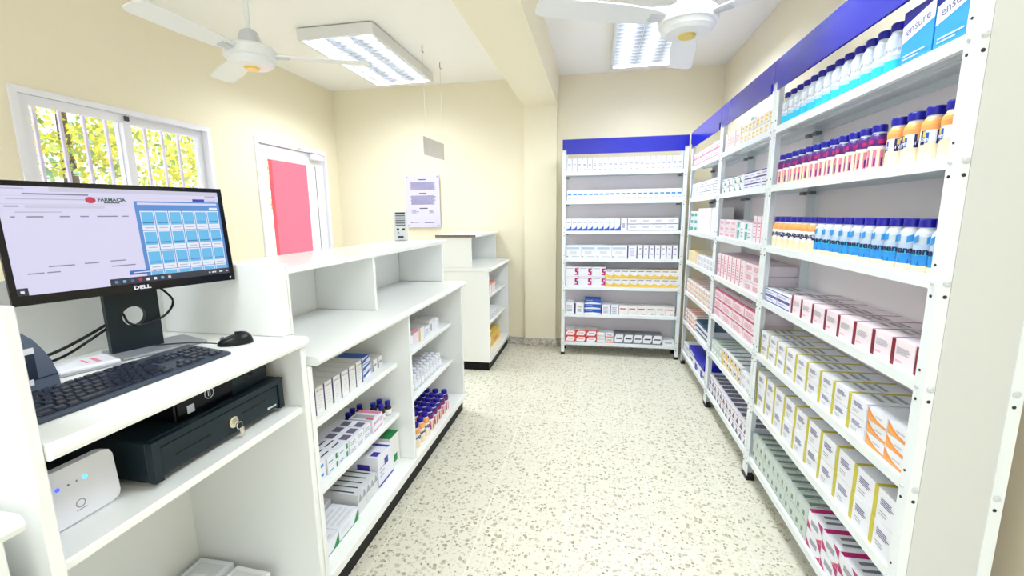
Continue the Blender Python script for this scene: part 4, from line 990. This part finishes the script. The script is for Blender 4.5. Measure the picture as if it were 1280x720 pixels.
pc = thing('desktop_computer', (-1.405, .905, .962), 'black slim desktop computer lying on the cash drawer', 'computer')
MB().bbox((0, 0, 0), (.315, .33, .088), 'black_plastic', .003).build('chassis', pc)
MB().box((.3152, .003, .003), (.322, .182, .085), 'black_gloss').build('front_panel', pc)
MB().box((.3152, .184, .003), (.320, .327, .085), 'dark_metal').box((.3201, .22, .03), (.3206, .25, .036), 'black_gloss').box((.3201, .22, .045), (.3206, .235, .052), 'black_gloss').box((.3201, .255, .036), (.3206, .27, .044), 'black_gloss').box((.3201, .3, .06), (.3206, .308, .063), 'silver').build('port_panel', pc)
mb = MB(); Mx = Matrix.Translation((.3222, .102, .042)) @ Matrix.Rotation(PI / 2, 4, 'Y')
mb.lathe([(.0155, 0), (.0155, .0008), (.0135, .0008), (.0135, 0)], 'silver', 24, Mx, False, False).box((.3222, .098, .034), (.3228, .1005, .05), 'silver').box((.3222, .1035, .034), (.3228, .106, .05), 'silver')
mb.build('round_logo', pc)
MB().box((.3222, .03, .012), (.3226, .052, .034), 'silver').build('sticker', pc)

ro = thing('wifi_router', (-1.105, .605, .8455), 'white flat-faced router standing on edge left of the cash drawer, blue lights lit', 'router')
Mr = Matrix.Rotation(-.07, 4, 'Y')
mb = MB(); rw, rh, c = .158, .128, .018
P = [(c, 0), (rw - c, 0), (rw - c * .3, c * .3), (rw, c), (rw, rh - c), (rw - c * .3, rh - c * .3), (rw - c, rh), (c, rh), (c * .3, rh - c * .3), (0, rh - c), (0, c), (c * .3, c * .3)]
mb.prism(P, 'x', -.024, 0, 'white', Mr); mb.build('casing', ro)
for y, m in ((.028, 'led_blue'), (.044, 'led_blue'), (.064, 'midgrey'), (.08, 'grey'), (.096, 'led_cyan')):
    r_ = .0042 if 'led' in m else .002
    MB().lathe([(r_, 0), (r_, .0012)], m, 12, Mr @ Matrix.Translation((0, y, .088)) @ Matrix.Rotation(PI / 2, 4, 'Y')).build('status_light', ro)
MB().lathe([(.0095, 0), (.0095, .0008), (.0075, .0008), (.0075, 0)], 'grey', 18, Mr @ Matrix.Translation((0, .078, .036)) @ Matrix.Rotation(PI / 2, 4, 'Y'), False, False).box((.0, .068, .022), (.0008, .088, .0235), 'grey', Mr).build('logo', ro)

for i, (x, y, rz, z, m, lab) in enumerate(((-1.50, 1.0, .02, .13, 'white', 'thin white paper pad flat on the till desk bottom, nearest the back'), (-1.33, .98, -.04, .13, 'white_warm', 'white paper pack on the till desk bottom, in front of the thin pad'))):
    t = thing('paper_pack', (x, y, z + .0005), lab, 'paper', None, rz)
    hh = .05 if i == 0 else .062
    MB().bbox((0, 0, 0), (.15, .272, hh), m, .003).build('sheets', t)
    MB().box((.02, .02, hh), (.13, .25, hh + .0008), 'white_grey').box((.04, .05, hh + .0008), (.1, .2, hh + .0012), 'white').build('cover_sheet', t)

# ------------------------------------------------------------------ stock in the long counter; local x = +Y of the room
LC = Shelf((0, 0, 0), PI / 2, 'long counter')
def xy(front_x): return -front_x     # depth coordinate of a front plane
zt, zm, zb = .70, .41, .130
LB = ', upper shelf, left bay, long counter'
N1 = [('F', .86, 0, 1, 1, 'navy'), ('F', .1, .84, .8, .87, 'grey')] + lines('F', .15, .75, .2, .75, 5, 'white_grey', .4)
grid(LC, 1.375, .0615, 8, xy(-1.10), zt, .0605, .16, .118, 'white_warm', N1, 'white carton with navy edge', 'upper left shelf, long counter', 1, 'navy-edged cartons in the long counter')
grid(LC, 1.90, .075, 1, xy(-1.12), zt, .075, .14, .036, 'white', [poly([(0, .1), (1, .75), (1, 1), (0, .6)], 'blue'), ('T', 0, 0, 1, 1, 'blue')], 'blue and white box', 'upper left shelf, long counter', 3, 'blue and white boxes')
grid(LC, 2.005, .06, 2, xy(-1.125), zt, .05, .1, .06, 'white_warm', [('F', 0, 0, .12, 1, 'navy'), ('F', .3, .4, .8, .6, 'grey')], 'small white carton right of the blue stack', 'long counter', 1, 'small white cartons')
# middle shelf
BwL = [('F', .1, .3, .35, .6, 'skyblue'), ('F', .55, .3, .9, .6, 'skyblue')] + lines('T', .1, .9, .2, .85, 4, 'grey', .3)
grid(LC, 1.378, .15, 1, xy(-1.105), zm, .152, .17, .044, 'white', BwL, 'flat white box with blue marks', 'middle left shelf, long counter', 2, 'flat blue-marked boxes')
GwL = [('F', .75, .1, .92, .8, 'green'), ('F', .1, .3, .5, .45, 'mint')] + lines('T', .1, .9, .2, .85, 3, 'darkgrey', .25)
grid(LC, 1.535, .081, 2, xy(-1.10), zm, .080, .16, .038, 'white', GwL, 'flat white box with green bars', 'middle left shelf, long counter', 2, 'green-barred boxes')
grid(LC, 1.70, .064, 3, xy(-1.095), zm, .063, .18, .036, 'white', lines('F', .1, .9, .2, .8, 2, 'grey', .4) + lines('T', .05, .95, .1, .9, 2, 'greypurple', .6), 'slim white box with grey bars', 'middle left shelf, long counter', 2, 'slim grey-barred boxes')
grid(LC, 1.905, .11, 1, xy(-1.09), zm, .11, .13, .036, 'white', [poly([(.1, .05), (.9, .3), (.9, .5), (.1, .3)], 'pink'), ('T', .1, .1, .5, .9, 'grey'), ('T', .7, 0, .95, 1, 'pink'), ('T', .05, 0, .2, .3, 'rose')], 'white box with pink slash', 'middle left shelf, long counter', 2, 'pink slash boxes')
vb = MB().lathe([(.0165, 0, 'brown_glass'), (.018, .003, 'white_warm'), (.018, .035, 'brown_glass'), (.018, .044, 'brown_glass'), (.012, .054, 'brown_glass'), (.011, .057)], 'brown_glass', 16).mesh('body')
vc = MB().lathe([(.0125, .056), (.0135, .058), (.0135, .078), (.0, .079)], 'cap_blue', 16, caps=False).mesh('cap')
k = 0
for (y, x) in ((2.07, -1.13), (2.125, -1.12), (2.085, -1.185), (2.135, -1.175), (1.95, -1.255), (2.0, -1.26), (2.055, -1.25)):
    t = thing('medicine_bottle', (x, y, zm + .0005), f'small brown bottle with blue cap behind the pink slash boxes, {ORD[k]} of the cluster', 'bottle', 'brown medicine bottles')
    link('body', vb, t); link('cap', vc, t); t.scale = (1.1, 1.1, .98); k += 1
# bottom board, left bay
Gt = [poly([(.7, 0), (1, 0), (1, .9)], 'green'), ('F', .0, 0, 1, .06, 'green')] + lines('F', .1, .6, .4, .8, 3, 'white_grey', .4) + lines('T', .1, .9, .1, .9, 4, 'white_grey', .5)
grid(LC, 1.34, .155, 2, xy(-1.045), zb, .153, .13, .062, 'white', Gt, 'low white carton with green corner', 'bottom left, long counter', 1, 'green-cornered cartons')
grid(LC, 1.36, .155, 2, xy(-1.19), zb, .15, .12, .075, 'white', lines('T', .1, .9, .1, .9, 4, 'white_grey', .5), 'plain low white carton', 'bottom left at back, long counter', 1, 'plain low cartons')
Sv = lines('T', .1, .9, .15, .75, 1, 'darkgrey', .35) + [('T', .1, .55, .9, .7, 'grey'), ('T', 0, .8, 1, 1, 'greygreen'), ('F', .2, .2, .8, .8, 'white_grey')]
Sv = [('T', .38, .12, .62, .7, 'darkgrey'), ('T', .1, .1, .2, .8, 'white_grey'), poly([(0, .6), (1, .6), (.5, 1)], 'grey'), ('T', 0, .86, 1, 1, 'stand_grey')]
grid(LC, 1.668, .0385, 5, xy(-1.055), zb, .038, .25, .10, 'white_grey', Sv, 'slim white carton with dark top stripe', 'bottom left, long counter', 1, 'slim dark-striped cartons')
Pv = [('F', .0, .0, 1, .07, 'violet'), ('F', .42, .55, .66, .78, 'violet'), ('T', .72, 0, .84, 1, 'violet'), ('T', .1, .05, .35, .22, 'violet'), ('T', .1, .7, .3, .85, 'violet'), ('L', .2, .5, .5, .75, 'violet')] + lines('F', .1, .4, .3, .7, 3, 'lilac_text', .3) + lines('T', .15, .6, .35, .65, 3, 'grey', .3)
grid(LC, 1.872, .15, 1, xy(-1.06), zb, .165, .23, .165, 'white', Pv, 'large white carton with violet stripe and badges', 'bottom left bay, long counter', 1)
Gv = [('F', .3, .1, .7, .35, 'green'), ('T', 0, 0, 1, .62, 'green'), ('T', 0, .62, 1, 1, 'white')]
grid(LC, 2.046, .1, 1, xy(-1.075), zb, .108, .24, .175, 'white_warm', Gv, 'white carton with dark green top', 'bottom left bay beside the divider, long counter', 1)
# right bay
LR = 'upper right shelf, long counter'
for i, (m, dd) in enumerate((('white', lines('F', .2, .8, .2, .8, 3, 'grey', .3)), ('white_pink', [('F', .2, .3, .8, .5, 'rose')]), ('white', [('F', .3, .2, .7, .3, 'grey')]), ('white_pink', [('F', 0, .8, 1, 1, 'pink')]), ('white', [('F', 0, 0, .3, 1, 'yellow')]), ('white', lines('F', .1, .9, .2, .8, 4, 'grey', .3)), ('white_warm', [('F', .2, .2, .5, .7, 'grey')]), ('white', [('F', .6, .1, .9, .8, 'white_grey')]))):
    grid(LC, 2.20 + .09 * i, .09, 1, xy(-1.10), zt, .087, .13, .098 - .012 * (i % 3), m, dd, ORD[i] + ' small ' + {'white': 'white', 'white_pink': 'pinkish', 'white_warm': 'ivory'}[m] + ' carton from the divider', LR, 1, 'small cartons, upper right shelf')
va = MB().lathe([(.017, 0), (.018, .004), (.018, .052), (.012, .062), (.011, .068)], 'clear_vial', 14).lathe([(.0182, .014), (.0182, .046)], 'white', 14, None, True, False).mesh('body')
vk = MB().lathe([(.0125, .066), (.0135, .068), (.0135, .082), (.0, .083)], 'white', 14, caps=False).mesh('cap')
for r_ in range(3):
    for i in range(11):
        t = thing('medicine_vial', (-1.115 - .045 * r_, 2.36 + .055 * i, zm + .0005), f'small clear vial with white cap, {ORD[i]} from left, {["front row", "second row", "back row"][r_]}, right bay, long counter', 'vial', 'clear vials on the middle right shelf')
        link('body', va, t); link('cap', vk, t); t.scale = (1.25, 1.25, 1.25)
grid(LC, 2.19, .065, 2, xy(-1.09), zm, .062, .12, .075, 'white_pink', [('F', 0, 0, 1, .35, 'rose'), ('F', .2, .5, .8, .7, 'paleblue')], 'pink-based white carton left of the vials', 'long counter', 1, 'pink-based cartons')
for r_ in range(3):
    for i in range(9):
        kd = 'squiggle' if i < 4 else 'purple'
        col_ = 'orange and cream' if i < 4 else 'purple and pink'
        bottle(LC, kd, 2.225 + .073 * i, xy(-1.04 - .066 * r_), zb, f'{col_} bottle, blue cap, {ORD[i]} from left, {["front", "second", "back"][r_]} row, bottom of long counter', 'drink bottles at the bottom of the long counter', .98, random.uniform(-.4, .4))
# device on the ledge
dv = thing('keypad_device', (-1.405, 3.02, 1.3205), 'pale grey upright keypad device with striped display on the counter ledge end', 'device', None, .35)
Mt = Matrix.Rotation(-.12, 4, 'X')
MB().bbox((-.05, -.012, 0), (.05, .022, .215), 'white_grey', .006, M=Mt).build('casing', dv)
mb = MB()
for i in range(6): mb.box((-.034, -.0132, .205 - .0175 * i - .012), (.034, -.012, .205 - .0175 * i), 'midgrey' if i else 'darkgrey', Mt)
mb.build('display', dv)
for (x, z, w_) in ((-.028, .075, .018), (.012, .075, .018), (-.022, .05, .012), (-.02, .02, .04)):
    MB().bbox((x, -.0145, z), (x + w_, -.012, z + .014), 'darkgrey' if w_ > .015 else 'grey', .001, M=Mt).build('button', dv)

# far counter stock
grid(LC, 4.0, .095, 5, xy(-1.035), .715, .09, .14, .105, 'white_pink', [('F', .0, .86, 1, 1, 'coral'), ('F', .0, 0, .06, 1, 'maroon'), ('T', 0, 0, 1, 1, 'coral')], 'pinkish carton with coral top', 'upper shelf, far counter', 1, 'coral-topped cartons')
grid(LC, 4.01, .085, 7, xy(-1.035), .445, .08, .14, .085, 'white', lines('F', .15, .85, .2, .8, 3, 'grey', .3), 'small white carton', 'middle shelf, far counter', 1, 'small white cartons, far counter')
grid(LC, 4.14, .5, 1, xy(-1.06), zb, .62, .3, .13, 'yellow', [('F', .1, .4, .3, .9, 'white'), ('F', .5, .2, .8, .5, 'orange'), ('T', .1, .1, .6, .9, 'paleyellow')], 'long yellow carton', 'bottom of the far counter', 1)
grid(LC, 4.0, .13, 1, xy(-1.02), zb, .125, .16, .07, 'royal', [('F', .2, .3, .7, .6, 'deepblue')], 'royal blue box', 'bottom of the far counter', 1)
grid(LC, 4.0, .12, 1, xy(-1.03), zb + .0712, .11, .14, .05, 'white', [('F', .1, .2, .8, .7, 'navy')], 'white box with navy print on the royal blue box', 'far counter', 1)
